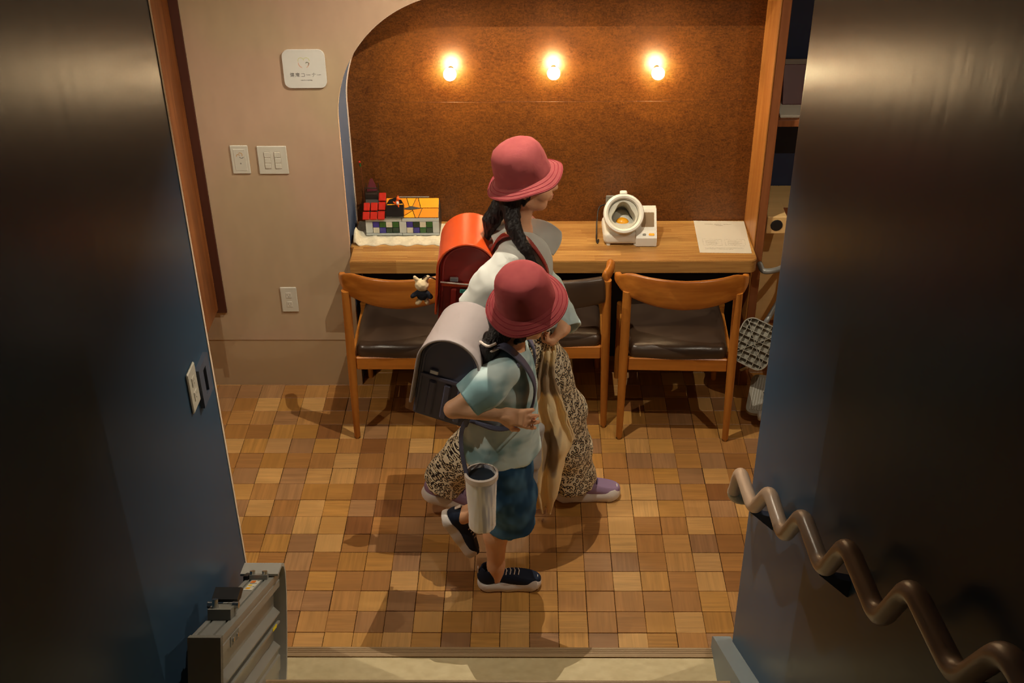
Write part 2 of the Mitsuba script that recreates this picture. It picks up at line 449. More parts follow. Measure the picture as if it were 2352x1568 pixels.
# niche lining (grey-blue), behind the plaster skin
lin_out = Polygon([(NX0 - .02, -0.01)] + [(NX0 + NR + (NR + .02) * math.cos(t), NZC + (NR + .02) * math.sin(t)) for t in a] + [(PX1, NTOP + .02), (PX1, NTOP)]
                  + [(NX0 + NR + NR * math.cos(t), NZC + NR * math.sin(t)) for t in a[::-1]] + [(NX0, -0.01)])
add('wall_niche_side', extr(lin_out, .222, XZ, (0, .242, 0)), MAT_JAMB, smooth=25, kind='structure', label='grey-blue painted inner side of the niche')
lin_in = Polygon([(NX0, 0)] + [(NX0 + NR + NR * math.cos(t), NZC + NR * math.sin(t)) for t in a] + [(PX0, NTOP), (PX0, NTOP - .004)]
                 + [(NX0 + NR + (NR - .005) * math.cos(t), NZC + (NR - .005) * math.sin(t)) for t in a[::-1]] + [(NX0 + .005, 0)])
add('trim_1', extr(lin_in, .004, XZ, (0, .240, 0)), MAT_PALE, kind='structure', label='thin pale bead along the back of the niche')
# brown backboards
NB = .237
add('wall_niche', plain(NX0 - .03, PX1, .25, .262, -.0, 1.9), MAT_JOINT, kind='structure', label='back of the niche clad in brown board')
add('wall_niche__board', cbox(NX0 - .02, PX0 + .005, NB + .0004, .25, 1.2421, 1.86, .0006), MAT_BOARD)
add('wall_niche__board', cbox(NX0 - .02, PX0 + .005, NB, .25, .64, 1.2418, .0006), MAT_BOARD)
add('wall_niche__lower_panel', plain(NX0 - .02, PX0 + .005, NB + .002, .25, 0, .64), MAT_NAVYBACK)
# right post
add('trim_2', cbox(PX0, PX0 + .006, -.008, .25, 0, 2.2, .0015), MAT_POST, kind='structure', label='golden wooden jamb board lining the right of the niche')
add('trim_3', cbox(PX0 + .006, PX1, -.006, .25, 0, 2.2, .002), MAT_POST_DARK, kind='structure', label='dark wooden post edge at the right of the niche')
# ---------------- navy stair walls
add('wall_left', plain(-1.10, WX0, -6.2, -1.626, -0.02, 4.6), MAT_NAVY, kind='structure', label='dark navy painted stair wall on the left')
add('trim_4', plain(-1.10, WX0 + .002, -1.626, -1.614, -0.02, 4.6), MAT_PALE, kind='structure', label='thin pale corner bead of the left stair wall')
rp = Polygon([(WX1, -6.2)] + [(WX1 + .045 - .045 * math.cos(t), -1.795 + .045 * math.sin(t)) for t in np.linspace(0, PI / 2, 10)] + [(.9, -1.75), (.9, -6.2)])
add('wall_right', extr(rp, 4.62, None, (0, 0, -.02)), MAT_NAVY, smooth=30, kind='structure', label='dark navy painted stair wall on the right')
# rest of the room, out of the frame
add('wall_front', cat_(plain(-4.2, -1.10, -1.75, -1.622, 0, 2.6), plain(.9, 4.2, -1.85, -1.75, 0, 2.6), plain(-1.1, .9, -1.85, -1.66, 2.52, 4.6)), MAT_ROOM, kind='structure', label='room wall beside the stair opening')
add('wall_side', cat_(plain(-4.3, -4.2, -1.9, 1.5, 0, 2.6), plain(4.2, 4.3, -1.9, 1.5, 0, 2.6)), MAT_ROOM, kind='structure', label='side walls of the room')
for q_, l_ in ((plain(1.62, 4.2, .0, .1, 0, 2.6), 'wall right of the recess'), (plain(PX1, 1.66, .425, .46, 0, 2.6), 'wall behind the recess'), (plain(1.625, 1.66, .1, .425, 0, 2.6), 'side wall of the recess')):
    add('wall_recess', q_, MAT_ROOM, kind='structure', label=l_)
add('ceiling', cat_(plain(-4.3, 4.3, -1.85, 1.5, 2.56, 2.64)), MAT_CEIL, kind='structure', label='white ceiling of the lower room')
add('ceiling_stair', plain(-1.1, .9, -6.3, -1.66, 4.5, 4.6), MAT_CEIL, kind='structure', label='ceiling over the stair')
add('wall_stair_end', plain(-1.1, .9, -6.3, -6.2, 0, 4.6), MAT_ROOM, kind='structure', label='wall at the head of the stair')
# ---------------- stair: nosing strips, lino treads, risers
RISE, RUN, Y0 = .18, .295, -1.738
scene_st = 'staircase'
tag(name_of(scene_st), label='stair of beige linoleum treads with ribbed brown nosings', kind='structure')
for i in range(9):
    z = RISE * (i + 1); y = Y0 - RUN * i; d = RUN if i < 8 else 1.9
    add('staircase__riser', plain(WX0, WX1, y - .03, y - .012, z - RISE, z - .03), MAT_LINO)
    add('staircase__tread', cbox(WX0, WX1, y - d - .02, y - .040, z - .03, z - .002, .001), MAT_LINO)
    prof = [(0, -.034), (.004, -.034), (.004, -.004), (.0028, -.0012), (.0005, 0)]
    g = []
    yy = 0.0
    for q in range(3):
        g += [(-.006 - q * .007, .0), (-.0072 - q * .007, -.0016), (-.0088 - q * .007, -.0016), (-.010 - q * .007, 0)]
    pr = prof + g + [(-.038, 0.0006), (-.038, -.034)]
    m = extr(Polygon(pr), WX1 - WX0, YZ, (WX0, y, z))
    add('staircase__nosing', m, MAT_NOSE)
# stringer board along the right wall
s0, s1 = np.array([-1.728, .215]), np.array([-5.0, .215 + .61 * 3.27])
sp = Polygon([(-1.735, -.0), (-1.728, .222), (-1.742, .236), (-5.0, .236 + .61 * 3.258), (-5.0, 1.2)])
add('baseboard_right', extr(sp, .054, YZ, (.572, 0, 0)), MAT_STRINGER, kind='structure', label='grey-blue sloping stringer board at the foot of the right wall')
sp2 = Polygon([(-1.76, -.0), (-1.76, .2), (-5.0, .2 + .61 * 3.24), (-5.0, 1.2)])
add('baseboard_left', extr(sp2, .03, YZ, (WX0, 0, 0)), MAT_STRINGER, kind='structure', label='grey-blue sloping stringer board at the foot of the left wall')

# ================================================================ lamps
def area(rgb_):
    return {'type': 'area', 'radiance': rgb(rgb_)}
for i, (x, z) in enumerate(((-.3155, 1.382), (.0995, 1.384), (.5155, 1.382))):
    t = thing('wall_lamp', ('leftmost', 'middle', 'rightmost')[i] + ' of the three small glowing globe lamps on the brown board', 'lamp', 'globe lamps in the niche')
    add(t + '__base', lathe([(0, 0), (.011, 0), (.011, .003), (.007, .006), (.006, .010), (.006, .048), (0, .048)], 32, XZ, (x, NB, z)), MAT_BRASS, smooth=40)
    g = trimesh.creation.icosphere(3, .0262); g.apply_translation((x, NB - .066, z))
    add(t + '__globe', ply(g, MAT_WHITE, True, emitter=area(GLOBE_L)), None)
for i, (x, y, k, where) in enumerate(SPOTS):
    t = thing('ceiling_spotlight', where + ' one of the three small white ceiling spotlights over the walkway', 'spotlight', 'ceiling spotlights over the walkway')
    add(t + '__housing', cat_(lathe([(.036, 0), (.040, 0), (.040, .11), (0, .11), (0, .10), (.034, .10)], 24, None, (x, y, SPOT_Z + .004)), cyl((x, y, SPOT_Z + .11), (x, y, 2.56), .010, 12)), MAT_WHITE)
    scene[f'spot_{i}'] = {'type': 'spot', 'to_world': T4().look_at(origin=[x, y, SPOT_Z], target=[x * .75, y + .18, 0], up=[0, 1, 0]),
                          'intensity': rgb([k * c for c in SPOT_RGB]), 'cutoff_angle': 70.0, 'beam_width': 46.0}
for x, y, k in ROOM_LAMPS:
    t = thing('ceiling_lamp', ('outer' if abs(x) > 2.5 else 'inner') + ' round flat ceiling lamp in the ' + ('left' if x < 0 else 'right') + ' side of the room', 'lamp', 'ceiling lamps in the side rooms')
    add(t + '__diffuser', ply(lathe([(0, -.012), (.07, -.012), (.08, 0), (0, 0)], 32, None, (x, y, 2.545)), MAT_WHITE, False, emitter=area((LAMP_RGB * k).tolist())), None)
    add(t + '__ring', lathe([(.082, -.016), (.095, -.016), (.095, .01), (.082, .01), (.082, -.016)], 32, None, (x, y, 2.55)), MAT_WHITE)
t = thing('stair_lamp', 'round ceiling lamp over the head of the stair', 'lamp')
add(t + '__diffuser', ply(lathe([(0, -.02), (.16, -.02), (.18, 0), (0, 0)], 32, None, (-.1, -5.2, 4.49)), MAT_WHITE, False, emitter=area(STAIR_LAMP)), None)
add(t + '__ring', lathe([(.182, -.02), (.2, -.02), (.2, .01), (.182, .01), (.182, -.02)], 32, None, (-.1, -5.2, 4.49)), MAT_WHITE)

# ================================================================ desk
dk = [(PX0 - .002, NB)]
fy, fx, r = -.1355, PX0 - .002, .035
dp = Polygon([(NX0 + .003, NB), (NX0 + .003, -.0), (NX0 + .016, -.012), (NX0 + .016, fy)] + [(fx - r + r * math.sin(t), fy + r - r * math.cos(t)) for t in np.linspace(0, PI / 2, 8)] + [(fx, NB)])
outer = dp
tops = [extr(dp.buffer(-.003, join_style=1).buffer(0), .057, None, (0, 0, .643)), extr(dp, .051, None, (0, 0, .646))]
pts = np.vstack([m.vertices for m in tops])
man = manifold3d.Manifold.hull_points
def mf(m): return manifold3d.Manifold(manifold3d.Mesh(np.asarray(m.vertices, np.float32), np.asarray(m.faces, np.uint32)))
def unmf(m):
    q = m.to_mesh(); return trimesh.Trimesh(q.vert_properties[:, :3], q.tri_verts, process=False)
desk = thing('wall_desk', 'long built-in wooden desk top across the niche', 'desk')
add(desk + '__desktop', cat_(*tops), MAT_DESK, smooth=25)
add(desk + '__bearer', cat_(cbox(NX0 + .005, NX0 + .035, .02, NB - .002, .59, .642), cbox(NX0 + .035, PX0 - .005, NB - .03, NB - .002, .59, .642)), MAT_POST_DARK)

# ================================================================ chairs
def chair(cx, cy, rz, label, kind, wb=.229):
    t = thing('chair', label, 'chair', 'chairs tucked under the wall desk')
    R = M4(rot([0, 0, 1], rz), (cx, cy, 0))
    def put(part, m, ma, smooth=False, lab=None):
        m = m.copy(); m.apply_transform(R); return add(t + '__' + part, m, ma, smooth=smooth, label=lab)
    lp = np.linspace(0, 1, 12)
    for sx in (-1, 1):
        z = lp * .700
        path = np.stack([sx * (.221 - .006 * lp), .0 + .045 * lp ** 1.3 * (1 - .55 * lp), z], 1)
        leg = put('leg', sweep(path, circ(1, 14), up=(0, 1, 0), scale=np.stack([.0125 + .0055 * np.sin(np.minimum(lp * 1.6, 1) * PI / 2), .013 + .0075 * np.sin(np.minimum(lp * 1.6, 1) * PI / 2)], 1)), MAT_LEG, 60)
        g = cyl((sx * .221, 0, -.0), (sx * .221, 0, .008), .0128, 14); g.apply_transform(R); add(leg + '__glide', g, MAT_BLACK)
    for sx in (-1, 1):
        path = np.stack([sx * (.218 - .004 * lp), .46 - .03 * lp, lp * .405], 1)
        leg = put('leg', sweep(path, circ(1, 14), up=(0, 1, 0), scale=np.stack([.012 + .006 * lp, .013 + .007 * lp], 1)), MAT_LEG, 60)
    # seat frame
    put('seat_rail', cbox(-.2, .2, .012, .034, .332, .392, .004), MAT_CHAIR)
    put('seat_rail', cbox(-.2, .2, .425, .447, .335, .392, .004), MAT_CHAIR)
    for sx in (-1, 1):
        put('seat_rail', hull([(sx * x, y, z) for x in (.200, .222) for y, z in ((.02, .338), (.02, .388), (.44, .345), (.44, .40))]), MAT_LEG)
    # upholstered seat
    f = Field((-.24, -.03, .33), (.24, .50, .50), .008)
    f.rbox((0, .235, .405), (.200, .222, .034), .030, k=0)
    f.ell((0, .235, .42), (.19, .21, .042), k=.04)
    m = f.mesh(2)
    v = m.vertices; b = np.clip((v[:, 1] - .02) / .42, 0, 1)
    v[:, 2] += .010 * (v[:, 0] / .2) ** 2 + .012 * b - .012 * np.exp(-((v[:, 1] - .22) / .12) ** 2)
    m.vertices = v
    put('seat', m, MAT_LEATHER, True, 'dark brown leather seat')
    # back
    u = np.linspace(-1, 1, 61)
    if kind == 'wood':
        ang = np.abs(u)
        x = np.sign(u) * np.where(ang < .78, ang / .78 * wb, wb + .022 * np.sin(np.clip((ang - .78) / .22, 0, 1) * PI / 2))
        y = np.where(ang < .78, -.032 + .064 * (ang / .78) ** 2.2, .032 + .078 * np.clip((ang - .78) / .22, 0, 1))
        zt = np.interp(ang, [0, .5, .68, .76, .82, .9, 1], [.772, .775, .777, .770, .757, .742, .738])
        zb = np.interp(ang, [0, .2, .4, .6, .72, .82, .9, 1], [.648, .651, .659, .672, .682, .692, .698, .700])
        hh = (zt - zb) / 2; hh[[0, -1]] *= .55; zc = (zt + zb) / 2
        th = np.where(ang < .8, .0115, .0115 + .004 * np.clip((ang - .8) / .2, 0, 1)); th[[0, -1]] *= .5
        nn = 20; a_ = np.arange(nn) * 2 * PI / nn
        sup = np.stack([np.sign(np.cos(a_)) * np.abs(np.cos(a_)) ** .55, np.sign(np.sin(a_)) * np.abs(np.sin(a_)) ** .55], 1)
        put('backrest', sweep(np.stack([x, y, zc], 1), sup, scale=np.stack([th, hh], 1)), MAT_CHAIR, 50)
    else:
        x = u * .205; y = -.018 + .032 * u ** 2
        nn = 24; a_ = np.arange(nn) * 2 * PI / nn
        sup = np.stack([np.sign(np.cos(a_)) * np.abs(np.cos(a_)) ** .7, np.sign(np.sin(a_)) * np.abs(np.sin(a_)) ** .45], 1)
        e = np.where(np.abs(u) > .985, .7, 1.0)
        put('backrest', sweep(np.stack([x, y, .662 - .010 * (1 - u ** 2)], 1), sup, scale=np.stack([.019 * e, (.064 - .006 * u ** 2) * e], 1)), MAT_LEATHER, 50, 'dark leather padded backrest')
        for sx in (-1, 1):
            w = np.linspace(0, 1, 14)
            px = sx * (.203 + .030 * np.sin(w * PI / 2)); py = .014 + .10 * w
            hz = .034 - .006 * w; hz[[0, -1]] *= .6
            put('arm', sweep(np.stack([px, py, .705 + .02 * w], 1), circ(1, 16), scale=np.stack([.014 + .004 * w, hz], 1)), MAT_CHAIR, 50)
    return t
chair(-.503, -.392, 0, 'wooden chair with a curved wood back at the left end of the desk', 'wood', .216)
chair(.095, -.312, 0, 'middle chair with a dark leather padded back, partly hidden by the children', 'leather')
chair(.598, -.404, -2.0, 'wooden chair with a curved wood back at the right end of the desk', 'wood')

# ================================================================ blood pressure monitor
bp = thing('blood_pressure_monitor', 'white arm-in blood pressure monitor standing on the desk', 'blood pressure monitor')
axd = np.array([0, -.80, .60]); axd /= np.linalg.norm(axd)      # the cuff opening looks up to the sitter
RF = frame_z(axd)
c0 = np.array([.391, .020, .838])
def lt(prof, n=56): return lathe(prof, n, RF, c0)
add(bp + '__cuff_ring', lt([(.078, -.012), (.0835, -.008), (.0845, 0), (.081, .008), (.073, .010), (.066, .006), (.0625, -.004), (.0625, -.012), (.078, -.012)]), MAT_WHITE, smooth=35)
add(bp + '__drum', lt([(.0, -.150), (.060, -.150), (.070, -.142), (.0795, -.03), (.079, -.012), (.0625, -.012), (.060, -.030), (.060, -.140), (0, -.140)]), MAT_WHITE, smooth=35)
star = [((.0605 if i % 2 == 0 else .0605) * math.cos(t), .0605 * math.sin(t)) for i, t in enumerate(np.linspace(0, 2 * PI, 48, endpoint=False))]
inn = [((.046 + .007 * math.cos(3 * t + .5 * PI)) * math.cos(t), (.046 + .007 * math.cos(3 * t + .5 * PI)) * math.sin(t)) for t in np.linspace(0, 2 * PI, 48, endpoint=False)]
add(bp + '__cuff_lining', extr(Polygon(star, [inn]), .10, RF, c0 + RF @ np.array([0, 0, -.112])), MAT_INNERGREY, smooth=40)
pad = trimesh.creation.icosphere(3, 1.0); pad.apply_scale([.029, .024, .024]); pad.apply_transform(M4(RF, c0 + RF @ np.array([0, -.022, -.088])))
add(bp + '__elbow_pad', pad, MAT_ORANGE, smooth=True)
f = Field((.28, -.10, .69), (.56, .25, .88), .005)
f.rbox((.388, .085, .733), (.078, .088, .028), .020, k=0).cap((.39, .085, .735), (.39, .13, .755), .050, .046, .02).half((0, 0, .705), (0, 0, -1))
add(bp + '__base', f.mesh(2), MAT_WHITE, smooth=True)
unit = Polygon([(-.010, .705), (-.014, .742), (.012, .765), (.065, .835), (.10, .835), (.11, .705)])
add(bp + '__display_unit', cat_(extr(unit.buffer(.004).buffer(-.002), .086, YZ, (.444, 0, 0))), MAT_WHITE, smooth=30)
dn = np.array([0, -.070, .053]); dn /= np.linalg.norm(dn); du = np.array([0, .053, .070]); du /= np.linalg.norm(du)
RS = axes((1, 0, 0), du, np.cross([1, 0, 0], du))
add(bp + '__screen', extr(rrect(.054, .062, .004), .003, RS, np.array([.493, .040, .8005])), MAT_SCREEN)
add(bp + '__screen_bezel', extr(rrect(.062, .070, .006), .002, RS, np.array([.493, .040, .8005])), MAT_GREYPL)
du2 = np.array([0, .026, .023]); du2 /= np.linalg.norm(du2); RS2 = axes((1, 0, 0), du2, np.cross([1, 0, 0], du2))
add(bp + '__start_button', extr(rrect(.024, .010, .0048), .004, RS2, np.array([.508, -.003, .7530])), MAT_ORANGE, label='orange start button')
add(bp + '__side_button', extr(rrect(.014, .008, .003), .004, RS2, np.array([.478, -.003, .7530])), MAT_GREYDK)
tip = c0 + RF @ np.array([0, .084, -.004])
add(bp + '__release_lever', cbox(tip[0] - .015, tip[0] + .015, tip[1] - .012, tip[1] + .012, tip[2] - .012, tip[2] + .012, .004), MAT_WHITE)
add(bp + '__lever_mark', cbox(tip[0] - .009, tip[0] + .009, tip[1] - .0135, tip[1] - .010, tip[2] - .009, tip[2] + .001, .001), mat('peach_plastic', lin(226, 176, 130), .5, .3))
for x in (.332, .445):
    add(bp + '__foot', cyl((x, .012, .7001), (x, .012, .708), .009, 14), MAT_WHITE)
# outlet on the board behind it, with its black lead
o = thing('wall_outlet', 'grey wall outlet plate on the brown board behind the blood pressure monitor', 'outlet')
add(o + '__plate', cbox(.33, .45, NB - .007, NB - .0005, .752, .822, .003), MAT_GREYDK)
add(o + '__socket', cbox(.342, .375, NB - .009, NB - .006, .77, .805, .002), MAT_GREYPL)
add('power_lead', tube(catmull([(.335, NB - .012, .785), (.302, NB - .03, .778), (.290, .15, .745), (.286, .09, .712), (.284, .05, .7036), (.287, .02, .7036), (.292, .05, .7036)], 8), .0032, 8), MAT_BLACK, smooth=True,
    label='black power lead curling down beside the blood pressure monitor', cat='power lead')

# ================================================================ notice sheet
sh = thing('notice_sheet', 'white printed notice sheet lying at the right end of the desk', 'sheet of paper')
Q = np.array([(.714, .233), (.931, .226), (.917, -.070), (.704, -.063)])
def onsheet(u, v, z=.7012):
    p = Q[3] * (1 - u) * (1 - v) + Q[2] * u * (1 - v) + Q[1] * u * v + Q[0] * (1 - u) * v
    return (p[0], p[1], z)
add(sh + '__paper', extr(Polygon(Q), .0008, None, (0, 0, .7003)), MAT_PAPER)
def bar(u0, u1, v0, v1):
    return extr(Polygon([onsheet(u0, v0)[:2], onsheet(u1, v0)[:2], onsheet(u1, v1)[:2], onsheet(u0, v1)[:2]]), .0002, None, (0, 0, .7012))
hd_ = []
for v, segs in ((.885, ((.2, .36), (.40, .53), (.57, .74))), (.845, ((.42, .56),))):
    hd_ += [bar(a_, b_, v, v + .012) for a_, b_ in segs]
for m_ in hd_: add(sh + '__heading', m_, MAT_INKPALE)
bars = []
for r_ in range(4): bars += [bar(.15, .15 + .26 - .04 * (r_ % 2), .36 - .035 * r_, .367 - .035 * r_), bar(.58, .58 + .28 - .05 * (r_ % 2), .36 - .035 * r_, .367 - .035 * r_)]
for r_ in range(2): bars += [bar(.12, .86 - .2 * r_, .14 - .035 * r_, .147 - .035 * r_)]
for m_ in bars: add(sh + '__text_line', m_, MAT_INKPALE)
for u0, u1 in ((.1, .47), (.53, .92)):
    q_ = Polygon([onsheet(u0, .22)[:2], onsheet(u1, .22)[:2], onsheet(u1, .413)[:2], onsheet(u0, .413)[:2]])
    add(sh + '__ruled_box', extr(q_.difference(q_.buffer(-.0008)), .0002, None, (0, 0, .7012)), MAT_INKPALE)

# ================================================================ sign, switches and outlets on the pink wall
sg = thing('wall_sign', 'white rounded-square sign with an emblem and dark lettering on the pink wall', 'sign')
SX, SZ, SY = -.860, 1.468, -.0005
add(sg + '__plate', extr(rrect(.163, .150, .026, 8), .010, XZ, (SX, SY, SZ)), MAT_SIGN)
def stroke(pts, w, d=.0006):
    g = shapely.LineString(pts).buffer(w / 2, cap_style=1, quad_segs=2); return g
KAN = {  # strokes on a unit square, y up
 'ken': [[(.22, 1), (.02, .62)], [(.14, .72), (.14, 0)], [(.48, .88), (.92, .88), (.92, .60)], [(.36, .74), (1.0, .74)], [(.48, .60), (.92, .60)], [(.50, .46), (.92, .46)], [(.44, .31), (1, .31)], [(.70, 1), (.70, .14)],
         [(.30, .88), (.42, .88), (.30, .60), (.42, .60), (.36, .36), (.24, .1)], [(.28, .40), (.44, .12), (1, .02)]],
 'kou': [[(.52, 1), (.52, .9)], [(.12, .88), (1, .88)], [(.14, .88), (.12, .4), (.02, .0)], [(.32, .76), (.86, .76), (.86, .48)], [(.24, .62), (.98, .62)], [(.32, .48), (.86, .48)], [(.58, .84), (.58, .02), (.5, .08)],
         [(.28, .40), (.44, .30)], [(.24, .1), (.46, .22)], [(.90, .40), (.66, .26)], [(.62, .30), (.96, .04)]],
 'ko': [[(.15, .78), (.85, .78), (.85, .1)], [(.12, .12), (.9, .12)]],
 'bar': [[(.05, .48), (.95, .48)]],
 'na': [[(.05, .66), (.95, .66)], [(.56, .98), (.54, .5), (.42, .2), (.22, .02)]]}
def write(seq, x0, z0, size, gap, w):
    gs = []
    for i, c in enumerate(seq):
        for s in KAN[c]:
            gs.append(stroke([(x0 + i * (size + gap) + p[0] * size, z0 + p[1] * size) for p in s], w))
    return shapely.union_all(gs)
def flat(poly, y, th=.0005, R=XZ, t=(0, 0, 0)):
    return cat_(*[extr(g, th, R, (t[0], y + t[1], t[2])) for g in getattr(poly, 'geoms', [poly])])
add(sg + '__lettering', flat(write(['ken', 'kou', 'ko', 'bar', 'na', 'bar'], -.061, -.030, .0160, .0048, .0013), SY - .010, t=(SX + .004, 0, SZ)), MAT_INK)
sm = meshkit.text_mesh('HEALTH CORNER', .0040, .0005); sm.apply_translation((-(sm.bounds[1][0]) / 2, 0, 0)); sm.apply_transform(M4(XZ, (SX + .004, SY - .010, SZ - .046)))
add(sg + '__small_lettering', sm, MAT_INK)
def arcp(cx, cz, r, a0, a1, w):
    return shapely.LineString([(cx + r * math.cos(t), cz + r * math.sin(t)) for t in np.radians(np.linspace(a0, a1, 20))]).buffer(w / 2)
for ma, geo in (('emblem_green', [arcp(-.010, .034, .011, 10, 190, .003), arcp(.011, .034, .011, -10, 170, .003)]), ('emblem_pink', [arcp(0, .026, .021, 185, 245, .0032), arcp(0, .026, .021, -60, -5, .0028)]), ('emblem_grey', [arcp(.013, .021, .006, -60, 150, .003)])):
    col = {'emblem_green': (188, 188, 150), 'emblem_pink': (196, 160, 140), 'emblem_grey': (120, 124, 108)}[ma]
    add(sg + '__emblem', flat(shapely.union_all(geo), SY - .010, t=(SX, 0, SZ)), mat(ma, lin(*col), .7, .2))
def plate(x0, x1, z0, z1, d=.007): return cbox(x0, x1, -d, -.0003, z0, z1, .0025)
s1 = thing('thermostat_plate', 'small white wall plate with a round emblem, left of the wide switch plate', 'wall plate')
add(s1 + '__plate', plate(-1.193, -1.121, 1.033, 1.155), MAT_PLATE)
add(s1 + '__inset', cbox(-1.181, -1.133, -.0085, -.006, 1.048, 1.141, .001), MAT_PLATE)
def fl2(g, y=-.0086): return flat(g, y, .0004)
add(s1 + '__emblem', fl2(shapely.union_all([arcp(-1.163, 1.112, .006, 20, 200, .003), arcp(-1.154, 1.117, .008, -30, 130, .003)])), mat('emblem_tan', lin(176, 146, 106), .7, .2))
add(s1 + '__emblem', fl2(shapely.union_all([arcp(-1.150, 1.110, .008, 200, 330, .003), Point(-1.156, 1.079).buffer(.003)])), mat('emblem_slate', lin(126, 122, 114), .7, .2))
s2 = thing('switch_plate', 'wide white switch plate with two columns of three rockers', 'light switch')
add(s2 + '__plate', plate(-1.086, -.967, 1.031, 1.152), MAT_PLATE)
for cx in (-1.047, -1.006):
    add(s2 + '__frame', cbox(cx - .0135, cx + .0135, -.0078, -.006, 1.0555, 1.1275, .0005), MAT_KEYLINE)
    for q in range(3):
        add(s2 + '__rocker', cbox(cx - .0115, cx + .0125, -.0105, -.0065, 1.0572 + q * .0236, 1.0790 + q * .0236, .0012), MAT_PLATE)
def outlet(k, label, put):
    t = thing(k, label, 'outlet')
    put(t + '__plate', cbox(-.0355, .0355, -.007, -.0003, -.061, .061, .0028), MAT_PLATE)
    for q in (-.022, .022):
        s = put(t + '__socket', cbox(-.0125, .0125, -.0088, -.006, q - .014, q + .014, .0012), MAT_PLATE)
        put(s + '__slot', cat_(cbox(-.0062, -.0046, -.0092, -.0080, q + .000, q + .007), cbox(.0046, .0062, -.0092, -.0080, q + .000, q + .007), cyl((0, -.0092, q - .0065), (0, -.008, q - .0065), .0018, 10)), MAT_INK)
    return t
def on_back(k, m, ma): m.apply_translation((-1.031, 0, .447)); return add(k, m, ma)
outlet('wall_outlet', 'white double outlet low on the pink wall beside the left chair', on_back)
RL = axes((0, 1, 0), (-1, 0, 0), (0, 0, 1))      # plates on the left stair wall: x->y, front(-y)->+x
def on_left(k, m, ma): m.apply_transform(M4(RL, (WX0, -1.812, 1.222))); return add(k, m, ma)
outlet('wall_outlet', 'white wall plate on the navy left stair wall', on_left)
s3 = thing('frame_plate', 'dark grey wall plate with a slot, beside the white plate on the left stair wall', 'wall plate')
fp = Polygon(sbox(-.048, -.060, .048, .060).exterior, [sbox(-.012, -.04, .014, .038).exterior.coords])
def lf(m): m.apply_transform(M4(RL, (WX0, -1.722, 1.186))); return m
add(s3 + '__plate', lf(extr(fp, .012, XZ, (0, -.0, 0))), mat('slate_plate', lin(74, 82, 98), .5, .4))
add(s3 + '__key', lf(cbox(-.011, .013, -.006, -.001, -.039, .037, .001)), mat('slate_dark', lin(30, 36, 48), .5, .4))

# ================================================================ display shelf on the left of the pink wall
bs = thing('wall_shelf', 'tall brown wooden magazine shelf hung on the pink wall at the left', 'shelf')
add(bs + '__side_panel', cbox(-1.362, -1.342, -.215, -.012, .40, 2.3, .004), MAT_SHELFWOOD)
add(bs + '__back_board', cbox(-2.2, -1.308, -.012, -.0008, .385, 2.3, .001), MAT_SHELFDARK)
add(bs + '__side_panel', cbox(-2.2, -2.18, -.215, -.012, .40, 2.3, .004), MAT_SHELFWOOD)
for z in (.42, .66, .90, 1.14, 1.38, 1.62, 1.86):
    add(bs + '__shelf', cbox(-2.18, -1.362, -.20, -.012, z, z + .016, .002), MAT_SHELFWOOD)
for z, x, w, h, col, lab in ((1.40, -1.372, .14, .20, (40, 150, 90), 'green booklet at the right end of a middle shelf'), (.676, -1.370, .12, .17, (220, 214, 200), 'white booklet on the lower wooden shelf'),
                             (.916, -1.374, .15, .19, (206, 190, 160), 'cream booklet on the third shelf from the bottom'), (1.636, -1.376, .15, .2, (190, 120, 80), 'tan booklet high on the wooden shelf')):
    nm = thing('booklet', lab, 'booklet', 'booklets on the wall shelf')
    add(nm + '__cover', cbox(x - w, x, -.208, -.198, z, z + h, .0012), mat('cover_%02d' % len(scene), lin(*col), .6, .3))
    add(nm + '__pages', cbox(x - w + .003, x - .003, -.199, -.191, z, z + h - .003, .001), MAT_PAPER)

# ================================================================ recess on the right: shelf, plywood cabinet
add('wall_recess_back', plain(PX1, 1.62, .38, .42, .78, 2.6), MAT_NAVYBACK, kind='structure', label='dark navy back of the recess at the right')
sf = thing('recess_shelf', 'wooden shelf board in the navy recess right of the niche', 'shelf')
add(sf + '__board', cbox(PX1 + .002, 1.62, .06, .378, 1.198, 1.226, .002), MAT_POST_DARK)
mg = thing('magazine', 'white magazine lying flat on the shelf in the navy recess', 'magazine')
add(mg + '__pages', cbox(1.002, 1.22, .085, .33, 1.2265, 1.238, .002), MAT_PAPER)
mg = thing('magazine', 'dark red magazine leaning on the shelf in the navy recess', 'magazine')
q = cbox(1.03, 1.25, 0, .012, 0, .16, .002); q.apply_transform(M4(rot([1, 0, 0], -22), (0, .20, 1.239)))
add(mg + '__cover', q, mat('maroon_cover', lin(74, 30, 34), .5, .4))
mg = thing('magazine', 'brown magazine leaning behind the dark red one', 'magazine')
q = cbox(1.005, 1.2, 0, .010, 0, .17, .002); q.apply_transform(M4(rot([1, 0, 0], -22), (0, .235, 1.239)))
add(mg + '__cover', q, mat('brown_cover', lin(96, 76, 56), .5, .4))
cbn = thing('plywood_cabinet', 'low pale plywood cabinet in the recess right of the niche', 'cabinet')
add(cbn + '__top', cbox(PX1 + .002, 1.62, .155, .378, .778, .80, .002), MAT_PLY)
add(cbn + '__top_edge', cbox(PX1 + .002, 1.62, .150, .156, .768, .80, .001), MAT_POST_DARK)
add(cbn + '__front_panel', cbox(PX1 + .002, 1.62, .17, .19, .235, .768, .002), MAT_PLY)
add(cbn + '__front_panel', cbox(PX1 + .002, 1.62, .17, .19, .0, .215, .002), MAT_PLY)
add(cbn + '__body', plain(PX1 + .002, 1.62, .19, .378, .0, .778), MAT_PLY)
add(cbn + '__gap', plain(PX1 + .002, 1.62, .178, .19, .21, .24), MAT_POST_DARK)
spk = thing('speaker_box', 'small wooden box with a round black hole on the cabinet front', 'speaker')
